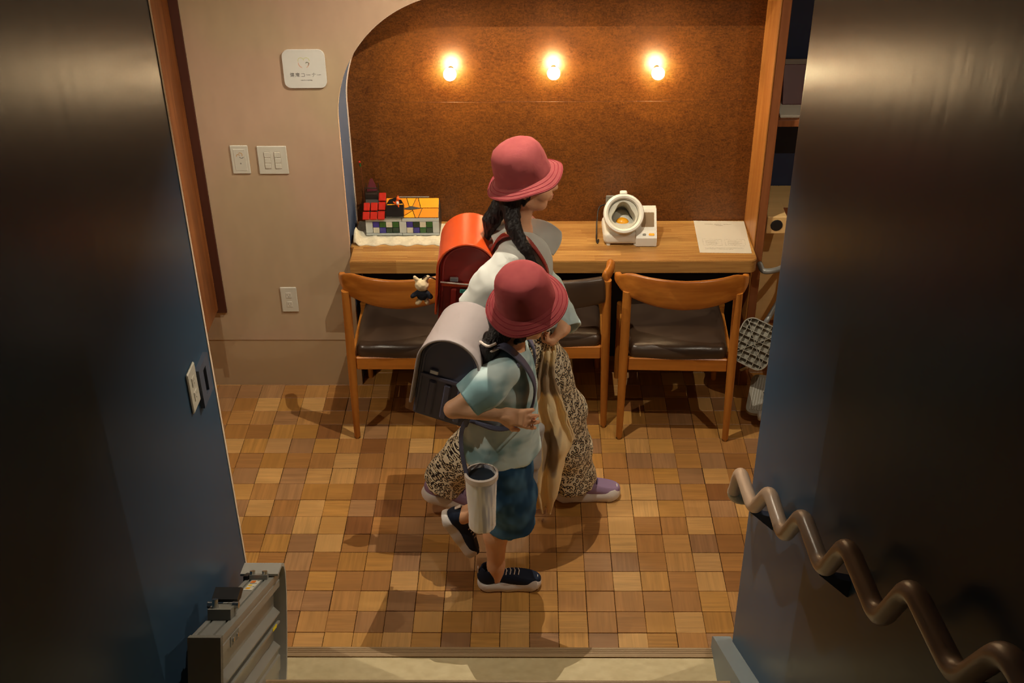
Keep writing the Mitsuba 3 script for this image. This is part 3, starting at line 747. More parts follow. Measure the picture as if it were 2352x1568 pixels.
add(spk + '__box', cbox(.985, 1.066, .02, .169, .744, .822, .003), MAT_PLY)
add(spk + '__grille', lathe([(0, .0), (.012, .004), (.024, .002), (.0255, -.001), (.0255, -.006), (0, -.006)], 32, XZ, (1.0255, .0195, .783)), MAT_BLACK, smooth=30)

def unitv(v):
    v = np.asarray(v, float); return v / np.linalg.norm(v)
# ================================================================ folded wheelchair behind the right wall
wc = thing('wheelchair', 'folded wheelchair with grey footplates, half hidden by the right stair wall', 'wheelchair')
MAT_TUBE = mat('grey_tube', lin(120, 122, 120), .4, .5, metal=.3)
# footplate seen from below: ribs and a rim
def fplate(R, t, ribbed):
    P = rrect(.17, .20, .045, 6)
    if ribbed:
        parts = [extr(Polygon(P.exterior, [P.buffer(-.005).exterior.coords]), .026), extr(P, .003)]
        lines = [((-.09, y), (.09, y)) for y in np.linspace(-.075, .075, 6)] + [((x, -.11), (x, .11)) for x in np.linspace(-.06, .06, 5)] + [((-.09, -.1), (.09, .1)), ((-.09, .1), (.09, -.1))]
        g = shapely.union_all([shapely.LineString(l).buffer(.0013, cap_style=2) for l in lines]).intersection(P.buffer(-.004))
        parts += [extr(q, .022) for q in getattr(g, 'geoms', [g])]
    else:
        parts = [extr(P, .018)] + [extr(sbox(-.07, y - .003, .07, y + .003), .021) for y in np.linspace(-.075, .075, 11)]
    m = cat_(*parts); m.apply_transform(M4(R, t)); return m
# first plate: up on edge, underside to the camera
n1 = np.array([-.25, -.80, .55]); n1 /= np.linalg.norm(n1)
x1 = np.array([.80, -.05, .30]); x1 -= n1 * (x1 @ n1); x1 /= np.linalg.norm(x1)
R1 = axes(x1, np.cross(n1, x1), n1) @ np.array(rot([0, 0, 1], -42))
MAT_PLATEGREY = mat('footplate_grey', lin(132, 128, 116), .6, .3)
k1 = add(wc + '__footplate', fplate(R1, (.958, -.15, .310), True), MAT_PLATEGREY)
add(wc + '__hinge', cyl((.905, -.17, .195), (.925, -.19, .222), .009, 14), MAT_CHROME, smooth=40)
n2 = unitv((-.15, -.30, .95)); x2 = unitv((-.30, -.95, -.0)); x2 = unitv(x2 - n2 * (x2 @ n2)); y2 = np.cross(n2, x2)
fp_ = extr(rrect(.21, .145, .03, 5), .016, axes(x2, y2, n2), (1.015, -.215, .082))
rb_ = [extr(sbox(-.088, v - .0022, .088, v + .0022), .0035, axes(x2, y2, n2), np.array([1.015, -.215, .082]) + n2 * .016) for v in np.linspace(-.055, .055, 11)]
fk = add(wc + '__footplate', fp_, MAT_PLATEGREY)
for r_ in rb_: add(fk + '__ridge', r_, MAT_GREYPL)
add(wc + '__footplate_sleeve', cyl((.963, -.325, .062), (1.07, -.338, .075), .021, 20, .006), MAT_GREYPL, smooth=40)
add(wc + '__frame_tube', tube(catmull([(1.12, .06, .63), (1.05, -.06, .628), (.975, -.085, .625), (.965, -.02, .625)], 6), .012, 12), MAT_TUBE, smooth=True)
add(wc + '__frame_tube', tube(catmull([(.985, -.10, .36), (1.03, -.03, .37), (1.12, .02, .55), (1.12, .06, .63)], 6), .011, 12), MAT_TUBE, smooth=True)
add(wc + '__frame_tube', tube(catmull([(1.00, -.26, .13), (1.08, -.18, .20), (1.12, -.05, .4), (1.12, .06, .63)], 6), .011, 12), MAT_TUBE, smooth=True)
wh = []
for rr in (.028,): 
    pass
tyre = trimesh.creation.torus(.085, .015, 40, 14); tyre.apply_transform(M4(axes((0, 0, 1), (0, 1, 0), (-1, 0, 0)), (1.13, -.03, .1)))
add(wc + '__caster_wheel', tyre, MAT_BLACK, smooth=True)
add(wc + '__caster_hub', cyl((1.115, -.03, .1), (1.145, -.03, .1), .07, 24), MAT_GREYDK)
add(wc + '__frame_tube', tube([(1.12, .06, .63), (1.125, .0, .3), (1.13, -.03, .1)], .012, 12), MAT_TUBE, smooth=True)

# ================================================================ wavy handrail on the right wall
HX = .567
hp = [(-1.78, .862), (-1.812, .955), (-1.866, .972), (-1.925, .955), (-1.985, .985), (-2.035, 1.002), (-2.09, 1.018)]
peaks = [(-1.866, .972), (-2.195, 1.178), (-2.480, 1.350), (-2.770, 1.527), (-3.068, 1.712), (-3.363, 1.893), (-3.660, 2.073), (-3.955, 2.253)]
vall = [(-2.053, 1.024), (-2.360, 1.204), (-2.660, 1.383), (-2.968, 1.566), (-3.262, 1.754), (-3.56, 1.934), (-3.855, 2.114)]
ctrl = []
for i in range(len(peaks)):
    ctrl.append(peaks[i])
    if i < len(vall): ctrl.append(vall[i])
ctrl = np.array(ctrl)
def rounded(P, r=.055, n=7):
    out = [P[0]]
    for i in range(1, len(P) - 1):
        a_, b_, c_ = P[i - 1], P[i], P[i + 1]
        u1 = (a_ - b_) / np.linalg.norm(a_ - b_); u2 = (c_ - b_) / np.linalg.norm(c_ - b_)
        q0, q1 = b_ + u1 * r, b_ + u2 * r
        for t in np.linspace(0, 1, n): out.append((1 - t) ** 2 * q0 + 2 * t * (1 - t) * b_ + t ** 2 * q1)
    return np.array(out + [P[-1]])
# zigzag corners pushed out a little so that the rounded tube passes through the measured crests
zz = ctrl.copy()
for i in range(1, len(zz) - 1):
    mid = (ctrl[i - 1] + ctrl[i + 1]) / 2; zz[i] = ctrl[i] + (ctrl[i] - mid) * .14
P3 = np.array([[HX + .050, -1.800, .838], [HX, -1.800, .838], [HX, -1.862, .988]] + [[HX, y, z] for y, z in zz[1:]])
hr = thing('handrail', 'brown zigzag handrail rising along the right stair wall', 'handrail')
P3r = rounded(P3, .045, 9)
add(hr + '__rail', tube(P3r[8:], .0175, 18), MAT_RAILVINYL, smooth=True)
add(hr + '__end_cap', tube(P3r[:10], .0182, 18), MAT_RAILCAP, smooth=True, label='grey end elbow turning into the wall')
for (y, z) in (vall[0], vall[2], vall[4], vall[6]):
    y += .0
    b = hull([(HX - .008, y - .009, z - .014), (HX - .008, y + .009, z - .014), (HX + .008, y - .009, z - .018), (HX + .008, y + .009, z - .018), (WX1 - .0005, y - .007, z - .075), (WX1 - .0005, y + .004, z - .075), (WX1 - .0005, y - .010, z - .03), (WX1 - .0005, y + .010, z - .03)])
    add(hr + '__bracket', b, mat('bracket_navy', lin(38, 44, 62), .45, .4) if 'mat_bracket_navy' not in scene else 'mat_bracket_navy')

# ================================================================ aluminium stair lift rail on the left
U = np.array([0, -.872, .490]); U /= np.linalg.norm(U); NN = np.array([0, .490, .872]); NN /= np.linalg.norm(NN)
O = np.array([-.755, -1.735, .500])
RR = axes((1, 0, 0), NN, -U)             # polygon x->X, y->n ; extrusion -> -U, so start at the near end
LEN = .66
def rl(s, x, n): return O + U * s + np.array([x * .66, 0, 0]) + NN * n
lft = thing('stair_lift_rail', 'tall aluminium stair lift rail end standing against the left stair wall', 'stair lift rail')
prof = [(-.118, 0), (-.100, 0), (-.100, -.006), (-.090, -.006), (-.090, 0), (-.040, 0), (-.040, -.006), (-.030, -.006), (-.030, 0), (0, 0), (0, -.016), (-.003, -.018), (-.003, -.024), (0, -.026), (0, -.046),
        (-.028, -.060), (-.028, -.108), (0, -.124), (0, -.128), (-.022, -.130), (-.022, -.150), (0, -.150), (0, -.156), (-.030, -.165), (-.030, -.212), (0, -.228), (0, -.233), (-.008, -.240), (-.008, -.252), (0, -.256), (0, -.300), (-.006, -.306), (-.006, -.335), (-.118, -.335)]
prof = [(x * .66, n) for x, n in prof]
add(lft + '__rail_profile', extr(Polygon(prof), LEN, RR, O + U * LEN), MAT_ALU)
add(lft + '__end_plate', extr(sbox(-.079, -.40, .002, .004), .022, RR, O + U * (LEN + .022)), MAT_GREYDK, label='dark grey plate closing the near end')
# D shaped hood at the far end
hood = Polygon([(.075, .010), (.02, .030), (-.012, .022), (-.035, -.01), (-.048, -.08), (-.05, -.20), (-.044, -.30), (-.03, -.352), (.0, -.362), (.0, -.352), (-.02, -.345), (-.034, -.298), (-.04, -.20), (-.038, -.08), (-.026, -.014), (-.008, .012), (.02, .020), (.073, .003)])
RH = axes(U, NN, np.cross(U, NN))
m = extr(hood, .112, RH, O + np.array([.012 if np.cross(U, NN)[0] < 0 else -.100, 0, 0]))
add(lft + '__end_hood', m, MAT_GREYPL, smooth=25, label='grey curved hood over the far end')
add(lft + '__hood_label', cat_(extr(sbox(.058, 0, .072, .0006), .07, RH, O + NN * .0085 + np.array([-.022, 0, 0]))), mat('hood_label', lin(176, 150, 122), .6, .3))
# things on top of the rail
def topbox(s0, s1, x0, x1, n0, n1, c=.001):
    p = [rl(s, x, n) for s in (s0, s1) for x in (x0, x1) for n in (n0, n1)]; return hull(p)
lab = add(lft + '__warning_label', topbox(.115, .225, -.084, -.046, 0, .0012), MAT_PAPER, label='white warning label with orange and yellow marks')
for s0, s1, x0, x1, col in ((.12, .145, -.082, -.062, (206, 110, 40)), (.165, .18, -.078, -.064, (212, 180, 40)), (.195, .215, -.078, -.060, (216, 160, 50)), (.12, .123, -.058, -.048, (90, 84, 80)), (.150, .153, -.08, -.05, (90, 84, 80)), (.186, .188, -.058, -.048, (90, 84, 80))):
    add(lab + '__mark', topbox(s0, s1, x0, x1, .0012, .0017), mat('mark_%d' % (col[0] * 7 + col[1]), lin(*col), .6, .3))
cl = add(lft + '__clamp', topbox(.085, .105, -.100, -.020, .0, .014), MAT_ALU)
for x in (-.088, -.034): add(cl + '__bolt', cyl(rl(.095, x, .012), rl(.095, x, .024), .008, 12), MAT_CHROME, smooth=30)
add(lft + '__rubber_stop', topbox(.06, .11, -.125, -.105, -.03, .012), MAT_BLACK)
blk = add(lft + '__stop_block', topbox(.46, .52, -.112, -.022, 0, .028), MAT_GREYDK)
add(blk + '__lever', cat_(hull([rl(s, x, n) for x in (-.118, -.016) for s, n in ((.425, .034), (.40, .052), (.455, .030), (.465, .040), (.425, .062))])), MAT_BLACK, label='black lever')
for x in (-.118, -.018): add(blk + '__bolt', cyl(rl(.475, x - .012, .028), rl(.475, x + .012, .028), .009, 14), MAT_CHROME, smooth=30)
add(blk + '__bolt', cyl(rl(.50, -.09, .02), rl(.50, -.09, .05), .008, 14), MAT_CHROME, smooth=30)
add(lft + '__slot_plate', topbox(.50, .585, .0, .002, -.050, -.024), MAT_GREYDK)
for s in (.52, .56): add(lft + '__bolt', cyl(rl(s, .0, -.037), rl(s, .008, -.037), .006, 12), MAT_CHROME, smooth=30)
add(lft + '__yellow_tag', topbox(.05, .10, .0, .0022, -.156, -.146), mat('yellow_tag', lin(214, 196, 40), .5, .3), label='small yellow tag')
# ================================================================ lace cloth and stained glass house on the desk
def lerp(a, b, t): return a + (b - a) * t
def cloth(ctrl, th=.004, nu=40, nv=40, fold=0.0, ff=9.0, seed=0, closed=False):
    """a thick sheet through a grid of control points (rows, cols, 3)"""
    from scipy.interpolate import RectBivariateSpline
    C = np.asarray(ctrl, float); r, c = C.shape[:2]
    u, v = np.linspace(0, 1, r), np.linspace(0, 1, c)
    U_, V_ = np.linspace(0, 1, nu), np.linspace(0, 1, nv)
    P = np.stack([RectBivariateSpline(u, v, C[..., k], kx=min(3, r - 1), ky=min(3, c - 1))(U_, V_) for k in range(3)], -1)
    du, dv = np.gradient(P, axis=0), np.gradient(P, axis=1)
    n = np.cross(du, dv); n /= np.linalg.norm(n, axis=2, keepdims=True) + 1e-12
    if fold:
        q = (meshkit.fbm(np.stack([P[..., 0] * ff * 2.2, P[..., 1] * ff, P[..., 2] * ff * .7], -1) + 20, 2, seed) - .5) * 2
        P = P + n * (fold * q)[..., None]
        du, dv = np.gradient(P, axis=0), np.gradient(P, axis=1)
        n = np.cross(du, dv); n /= np.linalg.norm(n, axis=2, keepdims=True) + 1e-12
    A, B = (P + n * th / 2).reshape(-1, 3), (P - n * th / 2).reshape(-1, 3)
    i, j = np.meshgrid(np.arange(nu - 1), np.arange(nv - 1), indexing='ij')
    q = np.stack([i * nv + j, (i + 1) * nv + j, (i + 1) * nv + j + 1, i * nv + j + 1], -1).reshape(-1, 4)
    N = nu * nv
    rim = [k for k in range(nv)] + [k * nv + nv - 1 for k in range(1, nu)] + [(nu - 1) * nv + k for k in range(nv - 2, -1, -1)] + [k * nv for k in range(nu - 2, 0, -1)]
    e = np.array([(rim[k], rim[(k + 1) % len(rim)]) for k in range(len(rim))])
    side = np.stack([e[:, 1], e[:, 0], e[:, 0] + N, e[:, 1] + N], 1)
    F = np.vstack([q, q[:, ::-1] + N, side[:, ::-1]])
    return trimesh.Trimesh(np.vstack([A, B]), np.vstack([F[:, [0, 1, 2]], F[:, [0, 2, 3]]]), process=False)

MAT_LACE = mat('lace', proc(lambda p, n, uv: mix(lin(182, 176, 154), lin(208, 202, 182), fbm(p.x * 120, p.y * 120, p.z * 120, 2))), .85, .1)
nu, nv = 60, 22
gx, gy = np.meshgrid(np.linspace(-.735, -.325, nu), np.linspace(0, 1, nv), indexing='ij')
yy = .008 + .20 * gy + .006 * np.sin(gx * 90) * (1 - gy) + .004 * np.sin(gx * 41 + 1)
zz_ = .7125 + .0075 * (1 - gy) * np.sin(gx * 77 + .6) * np.exp(-gy * 3) + .003 * meshkit.fbm(np.stack([gx * 60, yy * 60, gx * 0], -1), 2)
zz_ = np.where(gy < .12, lerp(.7045, zz_, gy / .12), zz_)
zz_ += .045 * np.exp(-((gx + .728) / .012) ** 2) * np.exp(-((gy - .22) / .22) ** 2)
zz_ = np.where((gx > -.70) & (yy > .07), .704, zz_)
P = np.stack([gx, yy, zz_], -1).reshape(-1, 3)
i, j = np.meshgrid(np.arange(nu - 1), np.arange(nv - 1), indexing='ij')
q = np.stack([i * nv + j, (i + 1) * nv + j, (i + 1) * nv + j + 1, i * nv + j + 1], -1).reshape(-1, 4)
Pb = P.copy(); Pb[:, 2] = np.maximum(Pb[:, 2] - .006, .7004)
N = nu * nv
rim = [k * nv for k in range(nu)] + [(nu - 1) * nv + k for k in range(1, nv)] + [k * nv + nv - 1 for k in range(nu - 2, -1, -1)] + [k for k in range(nv - 2, 0, -1)]
e = np.array([(rim[k], rim[(k + 1) % len(rim)]) for k in range(len(rim))])
F = np.vstack([q, q[:, ::-1] + N, np.stack([e[:, 0], e[:, 0] + N, e[:, 1] + N, e[:, 1]], 1)])
add('lace_cloth', trimesh.Trimesh(np.vstack([P, Pb]), np.vstack([F[:, [0, 1, 2]], F[:, [0, 2, 3]]]), process=False), MAT_LACE, smooth=40,
    label='crumpled white lace cloth under the stained glass house', cat='cloth')

hs = thing('model_house', 'stained glass model house with an orange roof at the left end of the desk', 'model house')
HX0, HX1, HY, HY2, HZ0, HZ1, HZR = -.690, -.378, .084, .215, .7075, .790, .848
HYR = .150
MAT_LEAD = mat('lead_came', lin(40, 34, 30), .45, .4)
def stain(nm, col, rough=.18): return mat('glass_' + nm, lin(*col), rough, .5, clearcoat=.5, clearcoat_gloss=.9)
G_WHITE, G_BLUE, G_GREEN, G_DGREEN, G_CLEAR = stain('white', (176, 182, 178)), stain('blue', (48, 44, 130)), stain('green', (34, 84, 40)), stain('dark_green', (20, 48, 36)), stain('clear', (190, 186, 168))
G_ORANGE, G_ORANGE2, G_RED, G_PINK = stain('orange', (226, 148, 20)), stain('amber', (214, 128, 16)), stain('red', (158, 24, 10)), stain('plum', (96, 40, 50))
add(hs + '__frame', cat_(plain(HX0, HX1, HY + .004, HY2, HZ0, HZ1), hull([(x, y, z) for x in (HX0, HX1) for y, z in ((HY + .001, HZ1 - .002), (HYR, HZR - .003), (HY2, HZ1 - .002))])), MAT_LEAD)
W = HX1 - HX0
def pane(nm, fx0, fx1, z0, z1, ma): add(hs + '__' + nm, cbox(HX0 + W * fx0 + .0009, HX0 + W * fx1 - .0009, HY, HY + .005, z0 + .0008, z1 - .0008, .0008), ma)
for a_, b_ in ((0, .495), (.495, 1)):
    pane('wall_strip', a_, b_, .772, .7895, G_WHITE); pane('wall_strip', a_, b_, HZ0, .719, G_WHITE)
for a_, b_ in ((0, .099), (.456, .555), (.907, 1)): pane('wall_strip', a_, b_, .719, .772, G_WHITE)
for base, rows in ((.099, ((G_BLUE, G_GREEN, G_CLEAR, G_GREEN), (G_CLEAR, G_BLUE, G_DGREEN, G_DGREEN))), (.555, ((G_BLUE, G_DGREEN, G_CLEAR, G_GREEN), (G_CLEAR, G_BLUE, G_GREEN, G_DGREEN)))):
    for r_ in range(2):
        for c_ in range(4):
            w_ = .3545 / 4
            pane('window_pane', base + w_ * c_, base + w_ * (c_ + 1), .7455 - .0265 * r_, .772 - .0265 * r_, rows[r_][c_])
# roof: panes cut by lead lines on the sloping plane
rs = np.array([0, HYR - HY, HZR - HZ1 + .002]); RLEN = np.linalg.norm(rs); rs /= RLEN
RROOF = axes((1, 0, 0), rs, np.cross([1, 0, 0], rs))
O_R = np.array([HX0, HY - .001, HZ1])
roof = sbox(W * .285, .002, W * .992, RLEN)
def rp_(x, y): return ((x - 300) / 910 * W, (900 - y) / 195 * RLEN)
cuts = [[(500, 802), (1300, 802)], [(800, 690), (848, 802)], [(935, 690), (872, 802)], [(945, 690), (985, 802)], [(770, 885), (890, 825)], [(875, 802), (925, 910)], [(1005, 802), (950, 910)]]
cut = shapely.union_all([shapely.LineString([rp_(*c) for c in q]).buffer(.0013, cap_style=2) for q in cuts])
dome = shapely.Polygon([rp_(565, 900), rp_(565, 775), rp_(600, 728), rp_(670, 712), rp_(740, 728), rp_(778, 775), rp_(778, 900)])
k_ = 0
for g in roof.difference(cut).difference(dome.buffer(.001)).geoms:
    if g.area < 2e-6: continue
    add(hs + '__roof_pane', extr(g, .003, RROOF, O_R), G_ORANGE if k_ % 2 else G_ORANGE2); k_ += 1
add(hs + '__spindle', extr(Polygon([rp_(*c) for c in ((770, 815), (860, 785), (1000, 806), (860, 822))]), .005, RROOF, O_R), MAT_LEAD)
dm = extr(dome, .016, RROOF, O_R)
add(hs + '__dormer', dm, mat('glass_black', lin(14, 14, 18), .15, .6))
add(hs + '__dormer_line', extr(Polygon([rp_(575, 778), rp_(768, 772), rp_(768, 780), rp_(575, 786)]), .0168, RROOF, O_R), G_ORANGE)
for x0, x1, y0, y1 in ((270, 362, 838, 925), (362, 455, 838, 925), (455, 550, 832, 925), (278, 362, 750, 836), (365, 458, 748, 836), (460, 555, 742, 830), (460, 556, 650, 740)):
    a_, b_ = rp_(x0 + 3, y1 - 3), rp_(x1 - 3, y0 + 3)
    bx = cbox(a_[0], b_[0], a_[1], b_[1], .004, .0095, .003); bx.apply_transform(M4(RROOF, O_R))
    add(hs + '__roof_tile', bx, G_RED)
add(hs + '__ridge_rod', cyl((HX0 + W * .44, HYR + .004, HZR + .006), (HX0 + W * .86, HYR + .004, HZR + .006), .0028, 10), MAT_GREYDK)
# dark little tower with a plum pane and an antenna at the back left
tx0, tx1 = -.692, -.640
add(hs + '__tower', cat_(*[plain(x - .0012, x + .0012, y - .0012, y + .0012, .80, .895) for x in (tx0, tx1) for y in (.165, .205)], plain(tx0, tx1, .163, .207, .80, .862), plain(tx0 - .001, tx1 + .001, .163, .167, .889, .892)), MAT_LEAD)
add(hs + '__tower_pane', cat_(extr(Polygon([(tx0 + .004, .865), (tx1 - .004, .868), (tx1 - .010, .895), (-.662, .925), (-.672, .920), (tx0 + .008, .885)]), .004, XZ, (0, .19, 0))), G_PINK)
add(hs + '__antenna', tube([(-.698, .17, .80), (-.699, .168, .90), (-.702, .165, 1.000)], .0011, 8), mat('copper', lin(150, 92, 66), .4, .5, metal=.8))
add(hs + '__antenna_tip', cyl((-.7045, .163, 1.006), (-.703, .165, .990), .0035, 10), G_GREEN)
tipm = trimesh.creation.icosphere(2, .005); tipm.apply_translation((-.7055, .163, 1.010)); add(hs + '__antenna_light', tipm, G_RED, smooth=True)
fg = thing('figurine', 'tiny orange and white animal figurine on the roof of the stained glass house', 'figurine')
f = Field((-.60, .06, .79), (-.50, .16, .92), .0022)
fc = np.array([-.552, .108, .834])
f.ell(fc + (0, 0, .016), (.008, .009, .014), k=.004).ell(fc + (.004, -.003, .036), (.0075, .007, .0075), k=.004).cap(fc + (.010, -.006, .035), fc + (.015, -.008, .033), .003, .002, k=.003)
f.cap(fc + (.001, -.006, .041), fc + (.0, -.008, .049), .0026, .0012, k=.002).cap(fc + (.004, .003, .041), fc + (.004, .005, .049), .0026, .0012, k=.002)
f.cap(fc + (-.006, 0, .01), fc + (-.016, -.002, .020), .004, .003, k=.003).cap(fc + (.003, -.006, .012), fc + (.005, -.007, .0), .003, .003, k=.003)
add(fg + '__body', f.mesh(1), mat('figurine_orange', lin(226, 88, 20), .4, .4), smooth=True)
f = Field((-.60, .06, .79), (-.50, .16, .92), .0022)
f.ell(fc + (.0015, -.006, .017), (.006, .006, .009), k=.002)
add(fg + '__chest', f.mesh(1), MAT_WHITE, smooth=True)
# ================================================================ people
MAT_SKIN = mat('skin', proc(lambda p, n, uv: mix(lin(214, 160, 122), lin(226, 176, 140), fbm(p.x * 30, p.y * 30, p.z * 30, 2))), .5, .35)
MAT_HAIR = mat('hair', proc(lambda p, n, uv: mix(lin(16, 14, 16), lin(38, 32, 32), fbm(p.x * 320, p.y * 320, p.z * 50, 2))), .55, .35)
MAT_HATA = mat('hat_felt', proc(lambda p, n, uv: mix(lin(128, 59, 62), lin(138, 69, 68), fbm(p.x * 60, p.y * 60, p.z * 60, 2))), .85, .15, sheen=.5)
MAT_HATB = mat('hat_felt_deep', proc(lambda p, n, uv: mix(lin(130, 54, 58), lin(140, 64, 64), fbm(p.x * 60, p.y * 60, p.z * 60, 2))), .85, .15, sheen=.5)
MAT_HATBAND = mat('hat_seam', lin(132, 40, 52), .85, .1)
MAT_BLOUSE = mat('white_cotton', lin(202, 204, 198), .8, .15)
MAT_CUFFBLUE = mat('pale_blue_cotton', lin(184, 206, 210), .8, .15)
def leopard(p, n, uv):
    a, b, r = voronoi((p.x + p.y * .6) * 76, (p.z - p.y * .35) * 76)
    ring = smoothstep(.19, .26, a) * smoothstep(.51, .44, a)
    gap = noise(p.x * 150 + 9, p.y * 150, p.z * 150)
    ring = ring * smoothstep(.22, .34, gap)
    core = smoothstep(.22, .12, a)
    c = mix(lin(224, 214, 190), lin(196, 172, 134), core)
    return mix(c, lin(40, 32, 28), ring)
MAT_LEOPARD = mat('leopard_cloth', proc(leopard), .8, .15)
MAT_SOLE = mat('shoe_sole', lin(214, 208, 204), .6, .3)
MAT_LAV = mat('lavender_knit', lin(146, 122, 152), .75, .2)
MAT_LAVDK = mat('lavender_dark', lin(92, 76, 112), .7, .2)
MAT_NAVYSHOE = mat('navy_knit', lin(24, 34, 54), .7, .25)
MAT_PACKO = mat('orange_leather', lin(190, 68, 22), .28, .5, clearcoat=.4, clearcoat_gloss=.8)
MAT_PACKR = mat('red_leather', lin(140, 38, 32), .42, .45)
MAT_PACKL = mat('lavender_leather', lin(164, 153, 152), .34, .5, clearcoat=.3, clearcoat_gloss=.8)
MAT_PACKN = mat('navy_leather', lin(86, 86, 106), .45, .4)
MAT_PIPE = mat('white_piping', lin(214, 200, 190), .5, .3)
MAT_LATCH = mat('silver_latch', lin(190, 190, 196), .3, .5, metal=.9)
def tee_fn(p, n, uv):
    w = fbm(p.x * 9 + p.z * 8, p.y * 9, p.z * 14 - p.x * 6, 3)
    return mix(lin(128, 162, 168), lin(196, 214, 214), smoothstep(.36, .62, w))
MAT_TEE = mat('tee_cotton', proc(tee_fn), .85, .1)
MAT_DENIM = mat('denim', proc(lambda p, n, uv: mix(lin(38, 70, 102), lin(78, 116, 148), smoothstep(.35, .7, fbm(p.x * 18, p.y * 18, p.z * 9, 3)))), .85, .1)
def coat_fn(p, n, uv):
    w = fbm(p.x * 13 + 3, p.y * 13, p.z * 6, 2)
    return mix(lin(240, 222, 178), lin(172, 156, 132), smoothstep(.52, .60, w))
MAT_COAT = mat('coat_cloth', proc(coat_fn), .85, .1)
MAT_COATIN = mat('coat_lining', lin(176, 176, 176), .8, .1)
MAT_EYE = mat('eye_white', lin(226, 222, 214), .2, .5)
MAT_IRIS = mat('iris', lin(30, 20, 16), .15, .6)
MAT_LIP = mat('lip', lin(190, 108, 96), .5, .3)

def unit(v): v = np.asarray(v, float); return v / np.linalg.norm(v)
def hand(f, w, d, n, s=1.0, curl=(25, 30, 25), thumb=1, spread=1.0):
    """palm, four fingers of different lengths with three bends, thumb off the side of the palm"""
    w, d, n = np.array(w, float), unit(d), np.array(n, float); n = unit(n - d * (n @ d)); sd = np.cross(d, n) * thumb
    R = np.stack([d, sd, n], 1)
    f.rbox(w + d * .040 * s, (.042 * s, .033 * s, .0125 * s), .011 * s, R, k=.012)
    f.cap(w, w + d * .02 * s, .021 * s, .022 * s, k=.012)
    for off, L, lag in ((.026, .064, .0), (.0088, .072, .003), (-.0088, .066, .001), (-.0255, .052, -.006)):
        p = w + d * (.068 + lag) * s + sd * off * s
        ang = 0.0; q = unit(d + sd * off * 4 * spread)
        for seg, (fr, cu) in enumerate(zip((.44, .31, .25), curl)):
            ang += math.radians(cu)
            dirv = unit(q * math.cos(ang) + n * math.sin(ang))
            p2 = p + dirv * L * fr * s
            f.cap(p, p2, (.0094 - .0008 * seg) * s, (.0088 - .0009 * seg) * s, k=.0045); p = p2
    b = w + d * .022 * s + sd * .028 * s + n * .004 * s
    m_ = b + unit(d * .62 + sd * .62 + n * .45) * .034 * s
    t_ = m_ + unit(d * .85 + sd * .15 + n * .55) * .028 * s
    f.cap(w + d * .015 * s + sd * .016 * s, b, .014 * s, .0125 * s, k=.01).cap(b, m_, .0115 * s, .0095 * s, k=.006).cap(m_, t_, .0092 * s, .0075 * s, k=.004)

def head(f, c, R, s=1.0):
    """head looking along local +x; c is the middle of the head"""
    c = np.array(c, float)
    P = lambda x, y, z: c + R @ (np.array([x, y, z]) * s)
    f.ell(P(-.012, 0, .022), np.array([.087, .071, .080]) * s, R, k=.01)
    f.ell(P(.020, 0, -.030), np.array([.064, .057, .068]) * s, R, k=.03)
    f.cap(P(.050, -.010, -.090), P(.050, .010, -.090), .016 * s, .016 * s, k=.02)            # chin
    f.cap(P(-.005, -.045, -.062), P(.040, -.014, -.088), .017 * s, .014 * s, k=.02).cap(P(-.005, .045, -.062), P(.040, .014, -.088), .017 * s, .014 * s, k=.02)
    for y in (-1, 1):
        f.ell(P(.050, .033 * y, -.036), np.array([.026, .024, .024]) * s, R, k=.012)         # cheeks
        f.cap(P(.074, .018 * y, .016), P(.062, .045 * y, .012), .008 * s, .007 * s, k=.01)   # brow
        f.ell(P(.086, .031 * y, -.003), np.array([.014, .015, .010]) * s, R, k=.008, op='cut')
        f.ell(P(-.010, .075 * y, -.014), np.array([.020, .009, .030]) * s, R @ rot([0, 1, 0], -12), k=.006)  # ears
        f.ell(P(-.004, .084 * y, -.012), np.array([.010, .005, .016]) * s, R, k=.004, op='cut')
    f.cap(P(.078, 0, .008), P(.094, 0, -.028), .006 * s, .0095 * s, k=.010)                  # nose
    f.ell(P(.086, .009, -.033), np.array([.008, .006, .006]) * s, R, k=.006).ell(P(.086, -.009, -.033), np.array([.008, .006, .006]) * s, R, k=.006)
    f.cap(P(.081, -.014, -.055), P(.081, .014, -.055), .0055 * s, .0055 * s, k=.008)         # mouth
    f.cap(P(.078, -.012, -.067), P(.078, .012, -.067), .006 * s, .006 * s, k=.008)
    f.cap(P(.088, -.018, -.061), P(.088, .018, -.061), .0022 * s, .0022 * s, k=.003, op='cut')
    return P
def face_parts(key, P, R, s):
    for y in (-1, 1):
        e_ = trimesh.creation.icosphere(2, .0115 * s); e_.apply_translation(P(.0715, .030 * y, -.003))
        k = add(key + '__eye', e_, MAT_EYE, smooth=True)
        i_ = trimesh.creation.icosphere(2, .0062 * s); i_.apply_translation(P(.0780, .030 * y, -.003)); add(k + '__iris', i_, MAT_IRIS, smooth=True)
        br = tube([P(.083, .014 * y, .019), P(.081, .030 * y, .023), P(.069, .044 * y, .019)], .0024 * s, 8); add(key + '__eyebrow', br, MAT_HAIR, smooth=True)
    add(key + '__lips', cat_(tube([P(.0795, -.016, -.0580), P(.0865, 0, -.0565), P(.0795, .016, -.0580)], .0030 * s, 8), tube([P(.0775, -.014, -.0640), P(.0845, 0, -.0655), P(.0775, .014, -.0640)], .0034 * s, 8)), MAT_LIP, smooth=True)

